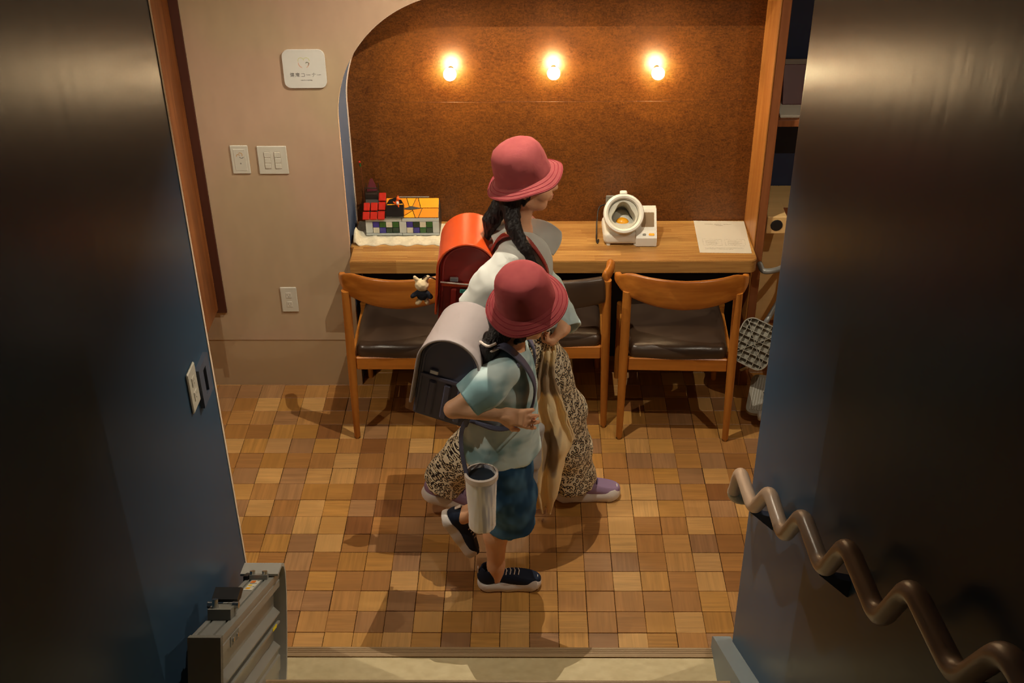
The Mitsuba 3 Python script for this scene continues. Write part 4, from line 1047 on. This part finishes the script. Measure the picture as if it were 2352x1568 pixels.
def bucket_hat(key, c, R, s, ma, seed, droop=.030, br=.040):
    pr = [(0, .128), (.030, .1275), (.055, .122), (.074, .110), (.086, .090), (.093, .060), (.098, .020), (.100, 0.0), (.0975, 0.0), (.095, .02), (.090, .058), (.083, .087), (.072, .106), (.054, .118), (.03, .1235), (0, .124)]
    m = lathe(np.array(pr) * s, 72)
    m = wrinkle(m.subdivide(), .0032, 20, seed + 3)
    m.apply_transform(M4(R, c)); k = add(key + '__hat', m, ma, smooth=True)
    n_ = 96; rr = np.linspace(0, 1, 12); a_ = np.arange(n_) * 2 * PI / n_
    A, Rr = np.meshgrid(a_, rr)
    wav = .005 * np.sin(3 * A + seed) + .003 * np.sin(5 * A + 2 * seed)
    rad = (.0985 + br * Rr); z = .004 - droop * Rr ** 1.15 + wav * Rr
    top = np.stack([rad * np.cos(A), rad * np.sin(A), z], -1); bot = top - np.array([0, 0, .004])
    V = np.vstack([top.reshape(-1, 3), bot.reshape(-1, 3)]) * s; N_ = 12 * n_
    i, j = np.meshgrid(np.arange(11), np.arange(n_), indexing='ij')
    q = np.stack([i * n_ + j, (i + 1) * n_ + j, (i + 1) * n_ + (j + 1) % n_, i * n_ + (j + 1) % n_], -1).reshape(-1, 4)
    jj = np.arange(n_)
    F = np.vstack([q, q[:, ::-1] + N_, np.stack([11 * n_ + jj, 11 * n_ + jj + N_, 11 * n_ + (jj + 1) % n_ + N_, 11 * n_ + (jj + 1) % n_], 1), np.stack([jj, (jj + 1) % n_, (jj + 1) % n_ + N_, jj + N_], 1)])
    m = trimesh.Trimesh(V, np.vstack([F[:, [0, 1, 2]], F[:, [0, 2, 3]]]), process=False); m.apply_transform(M4(R, c))
    add(k + '__brim', m, ma, smooth=40)
    seam = []
    for r_ in (.0125, .024, .0355):
        if r_ > br: continue
        t_ = r_ / br
        ww = .005 * np.sin(3 * a_ + seed) + .003 * np.sin(5 * a_ + 2 * seed)
        ring = np.stack([(.0985 + r_) * np.cos(a_), (.0985 + r_) * np.sin(a_), .0046 - droop * t_ ** 1.15 + ww * t_], 1) * s
        seam.append(tube(np.vstack([ring, ring[:1]]), .0009 * s, 6))
    g = cat_(*seam); g.apply_transform(M4(R, c)); add(k + '__stitching', g, MAT_HATBAND, smooth=True)
    return k

def shoe(key, p, yaw, pitch, L, upper, dark, side=1):
    """p: where the heel's sole touches; pitch lifts the heel"""
    s = L / .25
    f = Field(np.array([-.02, -.06, -.01]) * s, np.array([.27, .06, .13]) * s, .0032)
    f.ell((.205 * s, 0, .036 * s), np.array([.046, .037, .026]) * s, k=.02).ell((.14 * s, 0, .046 * s), np.array([.065, .036, .034]) * s, k=.03).ell((.045 * s, 0, .055 * s), np.array([.045, .033, .042]) * s, k=.03)
    f.cap(np.array([.045, 0, .06]) * s, np.array([.048, 0, .098]) * s, .032 * s, .030 * s, k=.02)
    f.half((0, 0, .024 * s), (0, 0, -1)).half(np.array([.05, 0, .097]) * s, (.25, 0, 1))
    f.cap(np.array([.048, 0, .07]) * s, np.array([.05, 0, .13]) * s, .024 * s, .025 * s, k=.006, op='cut')
    up_ = f.mesh(2)
    f = Field(np.array([-.03, -.06, -.02]) * s, np.array([.28, .06, .07]) * s, .0032)
    f.cap(np.array([.042, 0, .018]) * s, np.array([.12, 0, .015]) * s, .043 * s, .036 * s, k=.02).cap(np.array([.12, 0, .015]) * s, np.array([.208, 0, .020]) * s, .036 * s, .044 * s, k=.02)
    f.half((0, 0, .034 * s), (-.07, 0, 1)).half((0, 0, 0), (0, 0, -1)).half((.215 * s, 0, .001), (.28, 0, -1)).half((.03 * s, 0, .001), (-.3, 0, -1))
    so_ = f.mesh(2)
    x0 = so_.bounds[0][0]
    R = rot([0, 0, 1], yaw) @ rot([0, 1, 0], pitch)
    tr = M4(R, p) @ M4(None, (-x0, 0, 0))
    for m in (up_, so_): m.apply_transform(tr)
    k = add(key + '__shoe', up_, upper, smooth=True)
    add(k + '__sole', so_, MAT_SOLE, smooth=45)
    lace = []
    for t in np.linspace(.10, .165, 5):
        ztop = .046 + .034 * math.sqrt(max(0, 1 - ((t - .14) / .075) ** 2))
        lace.append(tube(np.array([(t - .004, -.019, ztop - .0065), (t, 0, ztop + .001), (t - .004, .019, ztop - .0065)]) * s, .0022 * s, 8))
    g = cat_(*lace); g.apply_transform(tr); add(k + '__laces', g, dark, smooth=True)
    tg = cbox(.002 * s, .006 * s, -.008 * s, .008 * s, .07 * s, .098 * s, .001); tg.apply_transform(tr); add(k + '__heel_tab', tg, MAT_PIPE)
    return k

def sleeve(pts, rs, end_in, h=.0042, amp=.006, seed=1, freq=26, k=.03, stretch=(1, 1, 1)):
    """cloth tube, open at its last point"""
    P = np.asarray(pts, float); m = max(rs) + .03
    f = Field(P.min(0) - m, P.max(0) + m, h)
    f.chain(P, rs, k=k)
    d = unit(P[-1] - P[-2])
    f.half(P[-1], d)
    f.cap(P[-1] - d * .035, P[-1] + d * .05, rs[-1] - end_in - .007, rs[-1] - end_in - .003, k=0, op='cut')
    return wrinkle(keep_big(f.mesh(0)), amp, freq, seed, stretch)

def school_bag(key, label, o, pitch, yaw, flapm, bodym, pipem):
    t = thing(key, label, 'backpack', 'school backpacks')
    D, H, Wd = .185, .315, .188
    R = rot([0, 0, 1], yaw) @ rot([0, 1, 0], pitch)
    def prof(off=0.0, low=0.0):
        r = D / 2 + off; ca = (-D / 2, H - D / 2)
        arcp_ = [(ca[0] + r * math.cos(a_), ca[1] + r * 1.0 * math.sin(a_)) for a_ in np.linspace(0, PI, 22)]
        return arcp_
    A = [(0, 0)] + prof() + [(-D, 0)]
    body = Polygon(A).buffer(-.012).buffer(.012)
    RX = axes((1, 0, 0), (0, 0, 1), (0, -1, 0))
    def place(m): m.apply_transform(M4(R, o)); return m
    add(t + '__body', place(extr(body, Wd, RX, (0, Wd / 2, 0))), bodym, smooth=30)
    outer = [(.004, H - .13)] + prof(.010) + [(-D - .012, .055), (-D - .011, .05), (-D - .004, .05), (-D - .003, .056)] + prof(.003)[::-1] + [(.001, H - .13)]
    add(t + '__flap', place(extr(Polygon(outer).buffer(0), .232, RX, (0, .116, 0))), flapm, smooth=30)
    # rims of the flap, recessed gusset panels, pleats
    for sy in (-1, 1):
        rim = np.array([(x, sy * .116, z) for x, z in [(.0025, H - .12)] + prof(.0065) + [(-D - .0075, .06)]])
        add(t + '__flap_edge', place(tube(rim, .0042, 8)), flapm, smooth=True)
        fr = np.array([(x, sy * (Wd / 2 + .001), z) for x, z in [(-.006, .012)] + [(x_, z_) for x_, z_ in [(-D / 2 + (D / 2 - .010) * math.cos(a_), H - D / 2 + (D / 2 - .010) * math.sin(a_)) for a_ in np.linspace(0, PI, 22)]] + [(-D + .008, .012)]])
        add(t + '__side_rim', place(tube(fr, .005, 8)), bodym, smooth=True)
        zs = .165
        add(t + '__side_strap', place(cbox(-D + .006, -.006, sy * (Wd / 2 + .004) - .004, sy * (Wd / 2 + .004) + .004, zs - .012, zs + .002, .002)), bodym if pipem is None else flapm)
        if pipem: add(t + '__piping', place(tube([(-D + .004, sy * (Wd / 2 + .009), zs + .004), (-D / 2, sy * (Wd / 2 + .010), zs + .001), (-.004, sy * (Wd / 2 + .009), zs + .006)], .003, 8)), pipem, smooth=True)
        for px in (-.135, -.085, -.040):
            add(t + '__pleat', place(cbox(px - .012, px + .012, sy * (Wd / 2 + .002) - .006, sy * (Wd / 2 + .002) + .006, .01, zs - .02, .005)), bodym)
        add(t + '__latch', place(cbox(-.150, -.122, sy * (Wd / 2 + .006) - .004, sy * (Wd / 2 + .006) + .005, zs + .008, zs + .024, .002)), MAT_LATCH)
    add(t + '__handle', place(tube(catmull([(.004, .03, H - .07), (.012, .028, H + .0), (.014, 0, H + .012), (.012, -.028, H + .0), (.004, -.03, H - .07)], 6), .006, 8)), bodym, smooth=True)
    return t, place
def strap(key, pts, m, w=.022, th=.004, up=(0, 0, 1), part='__shoulder_strap', lab=None):
    a_ = np.arange(16) * 2 * PI / 16
    sup = np.stack([np.sign(np.cos(a_)) * np.abs(np.cos(a_)) ** .4 * w, np.sign(np.sin(a_)) * np.abs(np.sin(a_)) ** .6 * th], 1)
    return add(key + part, sweep(catmull(pts, 8), sup, up=up), m, smooth=50, label=lab)

# ------------------------------------------------ the taller girl
ga = thing('person', 'taller child in a red bucket hat, white blouse and leopard print trousers, striding right', 'person')
cA = np.array([-.004, -.830, 1.378]); RA = rot([0, 1, 0], 2)
f = Field((-.47, -1.14, .03), (.32, -.56, 1.52), .0042)
PA = head(f, cA, RA, .98)
f.cap((-.022, -.83, 1.31), (-.042, -.83, 1.19), .040, .045, k=.03)
f.ell((-.045, -.83, 1.08), (.080, .112, .125), k=.04).ell((-.035, -.83, .92), (.072, .098, .12), k=.05).ell((-.025, -.83, .79), (.088, .112, .085), k=.05)
f.cap((-.045, -.83, 1.17), (-.055, -.945, 1.150), .045, .038, k=.03).cap((-.045, -.83, 1.17), (-.03, -.715, 1.150), .045, .038, k=.03)
# near arm: swings back, then down and forward
f.chain([(-.055, -.945, 1.145), (-.175, -1.005, .985), (-.105, -1.02, .84)], [.034, .028, .021], k=.015)
hand(f, (-.105, -1.02, .84), (.45, -.02, -.85), (.55, .55, .3), .86, curl=(28, 35, 30), thumb=-1)
# far arm: bent, hand in front holding the coat
f.chain([(-.03, -.715, 1.145), (.040, -.695, .950), (.122, -.895, .845)], [.034, .028, .021], k=.015)
hand(f, (.121, -.898, .843), (-.70, -.35, -.55), (-.55, .1, .55), .92, curl=(55, 62, 45), thumb=1)
# legs
f.chain([(-.025, -.885, .76), (-.115, -.880, .44), (-.355, -.862, .150), (-.372, -.860, .105)], [.066, .046, .031, .030], k=.02)
f.chain([(-.02, -.775, .76), (.118, -.775, .43), (.165, -.778, .085), (.167, -.778, .05)], [.066, .046, .031, .030], k=.02)
_a = rot([0, 1, 0], -17); f.half(np.array([-.018, -.832, 1.390]) + _a @ np.array([0, 0, .035]), _a @ np.array([0, 0, 1.0]), k=.02)
add(ga + '__body', keep_big(f.mesh(2)), MAT_SKIN, smooth=True)
face_parts(ga, PA, RA, .98)
# hair
f = Field((-.20, -1.02, 1.02), (.10, -.70, 1.52), .0045)
f.ell(PA(-.022, 0, .020), (.096, .081, .090), RA, k=.01).ell(PA(-.050, 0, -.045), (.058, .070, .060), RA, k=.03)
f.ell(PA(.075, 0, -.03), (.070, .062, .105), RA, k=.006, op='cut').half(np.array([-.018, -.832, 1.390]) + rot([0, 1, 0], -17) @ np.array([0, 0, -.014]), rot([0, 1, 0], -17) @ np.array([0, 0, 1.0]))
f.chain([PA(-.055, -.055, -.075), (-.05, -.925, 1.245), (-.015, -.958, 1.185), (.012, -.968, 1.125), (.022, -.968, 1.085)], [.030, .024, .021, .017, .008], k=.012)
f.chain([PA(-.075, -.01, -.075), (-.125, -.85, 1.235), (-.140, -.86, 1.175)], [.034, .028, .010], k=.012)
f.chain([PA(-.012, -.072, .0), PA(.0, -.070, -.035), PA(-.012, -.066, -.070)], [.011, .010, .004], k=.008)
m = f.mesh(1).subdivide(); m = wrinkle(m, .0032, 240, 5, (1, 1, .18))
add(ga + '__hair', m, MAT_HAIR, smooth=True)
bucket_hat(ga, (-.018, -.832, 1.390), rot([0, 1, 0], -17) @ rot([1, 0, 0], 3), .96, MAT_HATA, 1, droop=.020, br=.038)
# blouse
f = Field((-.21, -1.03, .78), (.16, -.62, 1.27), .005)
f.ell((-.040, -.83, 1.085), (.098, .128, .130), k=.04).cap((-.03, -.83, 1.0), (-.020, -.83, .86), .108, .125, k=.05).cap((-.045, -.83, 1.165), (-.055, -.935, 1.150), .052, .052, k=.03).cap((-.045, -.83, 1.165), (-.035, -.725, 1.150), .052, .052, k=.03)
f.half((0, 0, .845), (0, 0, -1)).cap((-.03, -.83, 1.17), (-.01, -.83, 1.32), .050, .056, k=.006, op='cut')
tor = wrinkle(f.mesh(2), .006, 22, 3, (1, 1, .6))
sl = sleeve([(-.055, -.945, 1.145), (-.125, -.985, 1.065), (-.190, -1.008, .985)], [.056, .061, .056], .011, seed=8, freq=16, stretch=(1.6, 1, 1.6), amp=.005)
add(ga + '__blouse', cat_(tor, sl), MAT_BLOUSE, smooth=True)
s2m = sleeve([(-.03, -.715, 1.145), (.015, -.690, .97), (.070, -.755, .915), (.132, -.868, .818)], [.050, .050, .050, .056], .004, seed=9, amp=.005)
add(ga + '__sleeve', s2m, MAT_CUFFBLUE, smooth=True, label='pale blue wide sleeve')
# sailor collar: back cape and two front lapels, the right one lifted
col = cloth([[(-.05, -.885, 1.210), (.000, -.880, 1.205), (.035, -.868, 1.185)], [(-.045, -.925, 1.196), (.022, -.925, 1.172), (.068, -.895, 1.150)], [(-.02, -.945, 1.165), (.040, -.938, 1.115), (.078, -.905, 1.090)], [(.030, -.940, 1.075), (.052, -.930, 1.050), (.066, -.912, 1.040)]], .005, 24, 24, .003, 14, 2)
col2 = cloth([[(.000, -.795, 1.215), (.058, -.82, 1.218), (.108, -.845, 1.192)], [(.010, -.84, 1.192), (.060, -.852, 1.184), (.106, -.862, 1.158)], [(.022, -.885, 1.165), (.050, -.882, 1.146), (.080, -.88, 1.120)]], .005, 24, 24, .003, 14, 5)
colb = cloth([[(-.06, -.885, 1.215), (-.075, -.83, 1.225), (-.06, -.775, 1.215)], [(-.115, -.90, 1.180), (-.130, -.83, 1.19), (-.115, -.76, 1.180)]], .004, 16, 24, .002, 14, 6)
add(ga + '__collar', cat_(col, col2, colb), MAT_BLOUSE, smooth=True)
# trousers
def trouser(hip, knee, ank, r, seed):
    P = [hip, (np.array(hip) + knee) / 2, knee, (np.array(knee) + ank) / 2, ank]
    return sleeve(P, r, .010, h=.0055, amp=.010, seed=seed, freq=17, stretch=(1.3, 1, .7), k=.04)
tl = trouser((-.018, -.778, .76), (.128, -.778, .42), (.172, -.778, .075), [.098, .090, .080, .082, .092], 4)
tr_ = trouser((-.028, -.882, .76), (-.135, -.880, .42), (-.335, -.864, .135), [.098, .092, .084, .082, .080], 6)
f = Field((-.18, -1.0, .64), (.14, -.66, .95), .0055)
f.ell((-.02, -.83, .775), (.112, .138, .10), k=.03).cap((-.02, -.83, .80), (-.02, -.83, .89), .100, .092, k=.03).half((0, 0, .90), (0, 0, 1))
add(ga + '__trousers', cat_(tl, tr_, f.mesh(2)), MAT_LEOPARD, smooth=True)
shoe(ga, (.092, -.782, .001), 2, 0, .262, MAT_LAV, MAT_LAVDK)
shoe(ga, (-.418, -.862, .082), -3, 19, .255, MAT_LAV, MAT_LAVDK)
# backpack of the taller girl
bagA, plA = school_bag('school_backpack', 'glossy orange-red school backpack worn by the taller child', (-.128, -.83, .868), 4, 0, MAT_PACKO, MAT_PACKR, MAT_PIPE)
for sy in (-1, 1):
    y = -.83 + sy * .075
    strap(bagA, [(-.135, y, 1.135), (-.095, y + sy * .008, 1.205), (-.040, y + sy * .014, 1.218), (.020, y + sy * .022, 1.175), (.062, y + sy * .030, 1.085), (.040, y + sy * .045, .99), (-.04, y + sy * .06, .935), (-.125, y + sy * .04, .905)], MAT_PACKR, up=(0, 0, 1))
tg = cbox(-.115, -.085, -.1045, -.0995, .130, .146, .003); plA(tg); add(bagA + '__tag', tg, mat('teal_tag', lin(60, 140, 130), .5, .3), label='small teal tag')
pc = thing('plush_charm', 'small cream and black plush charm hanging from the orange backpack', 'charm')
f = Field((-.42, -1.0, .92), (-.28, -.84, 1.12), .003); c_ = np.array([-.360, -.925, 1.020])
f.ell(c_ + (0, 0, .014), (.024, .021, .022), k=.006).cap(c_ + (-.014, 0, .03), c_ + (-.022, -.002, .044), .008, .006, k=.004).cap(c_ + (.012, 0, .03), c_ + (.022, .002, .044), .008, .006, k=.004)
f.cap(c_ + (-.006, 0, -.034), c_ + (-.016, -.008, -.050), .010, .009, k=.004).cap(c_ + (.010, 0, -.034), c_ + (.016, -.006, -.050), .010, .009, k=.004)
add(pc + '__head', wrinkle(f.mesh(1), .002, 120, 3), mat('cream_plush', lin(206, 186, 150), .9, .1), smooth=True)
f = Field((-.42, -1.0, .92), (-.28, -.84, 1.12), .003)
f.ell(c_ + (0, 0, -.020), (.021, .019, .024), k=.006).cap(c_ + (-.016, -.008, -.012), c_ + (-.032, -.012, -.022), .009, .008, k=.004).cap(c_ + (.016, -.008, -.012), c_ + (.028, -.012, -.026), .009, .008, k=.004)
add(pc + '__body', wrinkle(f.mesh(1), .002, 120, 4), mat('black_plush', lin(36, 38, 46), .9, .1), smooth=True)
add(pc + '__cord', tube(catmull([c_ + (0, 0, .032), c_ + (.012, .0, .046), c_ + (.034, .0, .042), c_ + (.048, .0, .034)], 6), .0022, 8), MAT_BLACK, smooth=True)

# ------------------------------------------------ coat over her hand
ct = thing('coat', 'beige and brown coat hanging from the hand of the taller child', 'coat')
rows = [(.775, .046, .082, .008), (.70, .034, .086, .016), (.62, .020, .090, .022), (.52, .014, .116, .030), (.42, .018, .140, .034), (.345, .008, .156, .036), (.25, -.004, .132, .036), (.15, .005, .106, .030), (.06, .034, .086, .016)]
ctrl = []
for z, xl, xr, dp in rows:
    t = np.linspace(0, 1, 7)
    ctrl.append(np.stack([lerp(xl, xr, t), -.915 - .030 * np.clip((z - .56) / .12, 0, 1) - .10 * (.70 - z) * .2 + dp * np.sin(t * PI * 4.0 + z * 6) * .75, z + .012 * np.cos(t * PI * 4) - (.03 * np.abs(t - .55) if z < .1 else 0)], 1))
m1 = cloth(ctrl, .007, 80, 60, .014, 16, 4)
ctrl2 = [[(p[0] + .004, p[1] + .035 + .012 * math.sin(q * 2.1 + r_), p[2] - .004) for q, p in enumerate(row[::-1])] for r_, row in enumerate(ctrl)]
m2 = cloth(ctrl2, .007, 60, 40, .010, 11, 7)
add(ct + '__shell', cat_(m1, m2), MAT_COAT, smooth=True)
sv = sleeve([(.030, -.955, .46), (.006, -.965, .33), (-.014, -.965, .21), (-.020, -.960, .165)], [.026, .034, .036, .034], .006, amp=.006, seed=3, freq=24)
add(ct + '__sleeve', sv, MAT_COATIN, smooth=True, label='pale grey inside-out sleeve')

# ------------------------------------------------ the smaller child in front
gb = thing('person', 'smaller child in front wearing a deep red bucket hat, pale teal T-shirt and denim shorts', 'person')
RB = rot([0, 0, 1], -8) @ rot([1, 0, 0], 14) @ rot([0, 1, 0], 6)
cB = np.array([-.018, -1.262, 1.135])
HBR = rot([0, 0, 1], -6) @ rot([1, 0, 0], 20) @ rot([0, 1, 0], -8); HBC = np.array([-.012, -1.272, 1.180])
f = Field((-.36, -1.52, .02), (.12, -1.08, 1.30), .0042)
PB = head(f, cB, RB, .95)
f.cap(PB(-.02, 0, -.06), (-.060, -1.250, 1.01), .038, .043, k=.03)
f.ell((-.080, -1.25, .90), (.074, .102, .12), k=.04).ell((-.085, -1.25, .74), (.070, .092, .11), k=.05).ell((-.085, -1.25, .62), (.080, .100, .075), k=.05)
f.cap((-.075, -1.25, .985), (-.078, -1.355, .972), .042, .035, k=.03).cap((-.075, -1.25, .985), (-.060, -1.145, .972), .042, .035, k=.03)
f.chain([(-.078, -1.355, .970), (-.235, -1.412, .868), (-.078, -1.438, .862)], [.031, .026, .019], k=.014)
hand(f, (-.080, -1.438, .862), (.93, .02, -.16), (.10, .80, -.35), .84, curl=(10, 16, 14), thumb=-1, spread=1.5)
f.chain([(-.060, -1.145, .970), (-.10, -1.100, .80), (-.105, -1.10, .68)], [.031, .026, .019], k=.014)
hand(f, (-.105, -1.10, .68), (.2, -.05, -.95), (-.2, -.9, -.1), .82, curl=(25, 32, 28), thumb=1)
f.chain([(-.080, -1.290, .58), (-.090, -1.285, .335), (-.116, -1.280, .245), (-.118, -1.278, .10), (-.118, -1.277, .05)], [.064, .044, .041, .028, .028], k=.02)
f.chain([(-.075, -1.205, .58), (-.085, -1.195, .350), (-.150, -1.195, .300), (-.240, -1.193, .254), (-.252, -1.192, .248)], [.064, .043, .039, .027, .026], k=.02)
f.half(HBC + HBR @ np.array([0, 0, .022]), HBR @ np.array([0, 0, 1.0]), k=.02)
f.cap((-.118, -1.32, 1.145), (-.112, -1.25, 1.20), .034, .034, k=.01, op='cut')
add(gb + '__body', keep_big(f.mesh(2)), MAT_SKIN, smooth=True)
face_parts(gb, PB, RB, .95)
f = Field((-.20, -1.46, .93), (.10, -1.14, 1.28), .0045)
f.ell(PB(-.022, 0, .018), (.094, .079, .090), RB, k=.01).ell(PB(-.050, 0, -.045), (.058, .068, .058), RB, k=.03)
f.ell(PB(.075, 0, -.03), (.068, .060, .105), RB, k=.006, op='cut').half(HBC + HBR @ np.array([0, 0, -.016]), HBR @ np.array([0, 0, 1.0]))
f.chain([PB(-.06, -.03, -.075), (-.120, -1.325, 1.035), (-.135, -1.345, .985)], [.036, .030, .012], k=.012)
f.chain([PB(-.015, -.070, -.01), PB(.006, -.066, -.06), PB(-.01, -.06, -.095)], [.014, .014, .007], k=.008)
m = wrinkle(f.mesh(1).subdivide(), .0032, 240, 8, (1, 1, .18))
add(gb + '__hair', m, MAT_HAIR, smooth=True)
for q in (0, 1): add(gb + '__hair_tie', tube(catmull([(-.150 + .006 * q, -1.318, 1.055 - .018 * q), (-.125 + .006 * q, -1.352, 1.06 - .018 * q), (-.100 + .006 * q, -1.345, 1.066 - .018 * q)], 6), .0045, 8), MAT_PIPE, smooth=True)
bucket_hat(gb, HBC, HBR, .925, MAT_HATB, 4, droop=.030, br=.040)
# T-shirt
f = Field((-.24, -1.44, .56), (.08, -1.06, 1.05), .005)
f.ell((-.078, -1.25, .90), (.094, .122, .125), k=.04).cap((-.085, -1.25, .82), (-.094, -1.25, .62), .108, .134, k=.05).cap((-.075, -1.25, .98), (-.080, -1.345, .972), .048, .050, k=.03).cap((-.075, -1.25, .98), (-.062, -1.155, .972), .048, .050, k=.03)
f.half((0, 0, .605), (.10, 0, -1)).cap((-.06, -1.25, .98), (-.04, -1.25, 1.12), .046, .052, k=.006, op='cut')
tor = wrinkle(f.mesh(2), .009, 17, 13, (1, 1, .7))
sl1 = sleeve([(-.080, -1.352, .968), (-.135, -1.385, .930), (-.190, -1.405, .896)], [.054, .060, .060], .006, seed=21, amp=.0015, freq=17)
sl2 = sleeve([(-.062, -1.148, .968), (-.085, -1.120, .91), (-.098, -1.104, .86)], [.052, .057, .058], .006, seed=22, amp=.004, freq=17)
add(gb + '__shirt', cat_(tor, sl1, sl2), MAT_TEE, smooth=True)
# denim shorts
sh1 = sleeve([(-.082, -1.290, .60), (-.070, -1.292, .44), (-.064, -1.290, .300)], [.092, .090, .086], .010, seed=31, amp=.010, freq=16, h=.0055)
sh2 = sleeve([(-.080, -1.207, .60), (-.082, -1.202, .47), (-.085, -1.198, .335)], [.092, .088, .084], .010, seed=32, amp=.010, freq=16, h=.0055)
f = Field((-.23, -1.42, .50), (.07, -1.08, .72), .0055); f.ell((-.085, -1.25, .60), (.102, .125, .085), k=.02)
add(gb + '__shorts', cat_(sh1, sh2, f.mesh(2)), MAT_DENIM, smooth=True)
shoe(gb, (-.186, -1.275, .001), 1, 0, .226, MAT_NAVYSHOE, MAT_PIPE)
shoe(gb, (-.318, -1.192, .262), 0, 62, .220, MAT_NAVYSHOE, MAT_PIPE)
bagB, plB = school_bag('school_backpack', 'pale lavender school backpack with navy sides worn by the smaller child', (-.174, -1.262, .752), 11, -14, MAT_PACKL, MAT_PACKN, None)
for sy in (-1, 1):
    y = -1.25 + sy * .07
    strap(bagB, [(-.155, y, 1.00), (-.120, y + sy * .008, 1.040), (-.075, y + sy * .014, 1.048), (-.012, y + sy * .022, .985), (.018, y + sy * .028, .90), (-.01, y + sy * .045, .80), (-.09, y + sy * .06, .77), (-.185, y + sy * .04, .79)], MAT_PACKN, up=(0, 0, 1))
# bottle pouch at her near side
bo = thing('bottle_pouch', 'white and silver bottle pouch hanging at the side of the smaller child', 'bottle pouch')
bc = np.array([-.152, -1.456, .430])
pr = [(0, 0), (.036, .001), (.043, .010), (.045, .06), (.047, .14), (.050, .205), (.050, .212), (.046, .212), (.044, .15), (.042, .03), (0, .02)]
m = lathe(pr, 56, rot([1, 0, 0], -4), bc); m = wrinkle(m.subdivide(), .0055, 46, 2, (1, 1, .22))
add(bo + '__top_band', lathe([(.0462, .196), (.0540, .198), (.0540, .215), (.0462, .217), (.0462, .196)], 48, rot([1, 0, 0], -4), bc), MAT_PIPE, smooth=30)
def pouch_fn(p, n, uv):
    w = fbm(p.x * 70, p.y * 70, p.z * 6, 2)
    return mix(lin(184, 188, 204), lin(240, 240, 240), smoothstep(.34, .54, w))
add(bo + '__pouch', m, mat('pouch_cloth', proc(pouch_fn), .55, .4), smooth=True)
add(bo + '__bottle', lathe([(0, .02), (.038, .02), (.0445, .16), (.0445, .198), (.040, .206), (0, .208)], 40, rot([1, 0, 0], -4), bc), mat('bottle_dark', lin(26, 34, 46), .3, .5), smooth=35)
strap(bo, [bc + (-.045, .005, .205), (-.215, -1.40, .72), (-.20, -1.385, .80), (-.11, -1.385, .93), (-.03, -1.36, 1.0)], MAT_PACKN, w=.007, th=.002, up=(0, -1, 0), part='__strap')
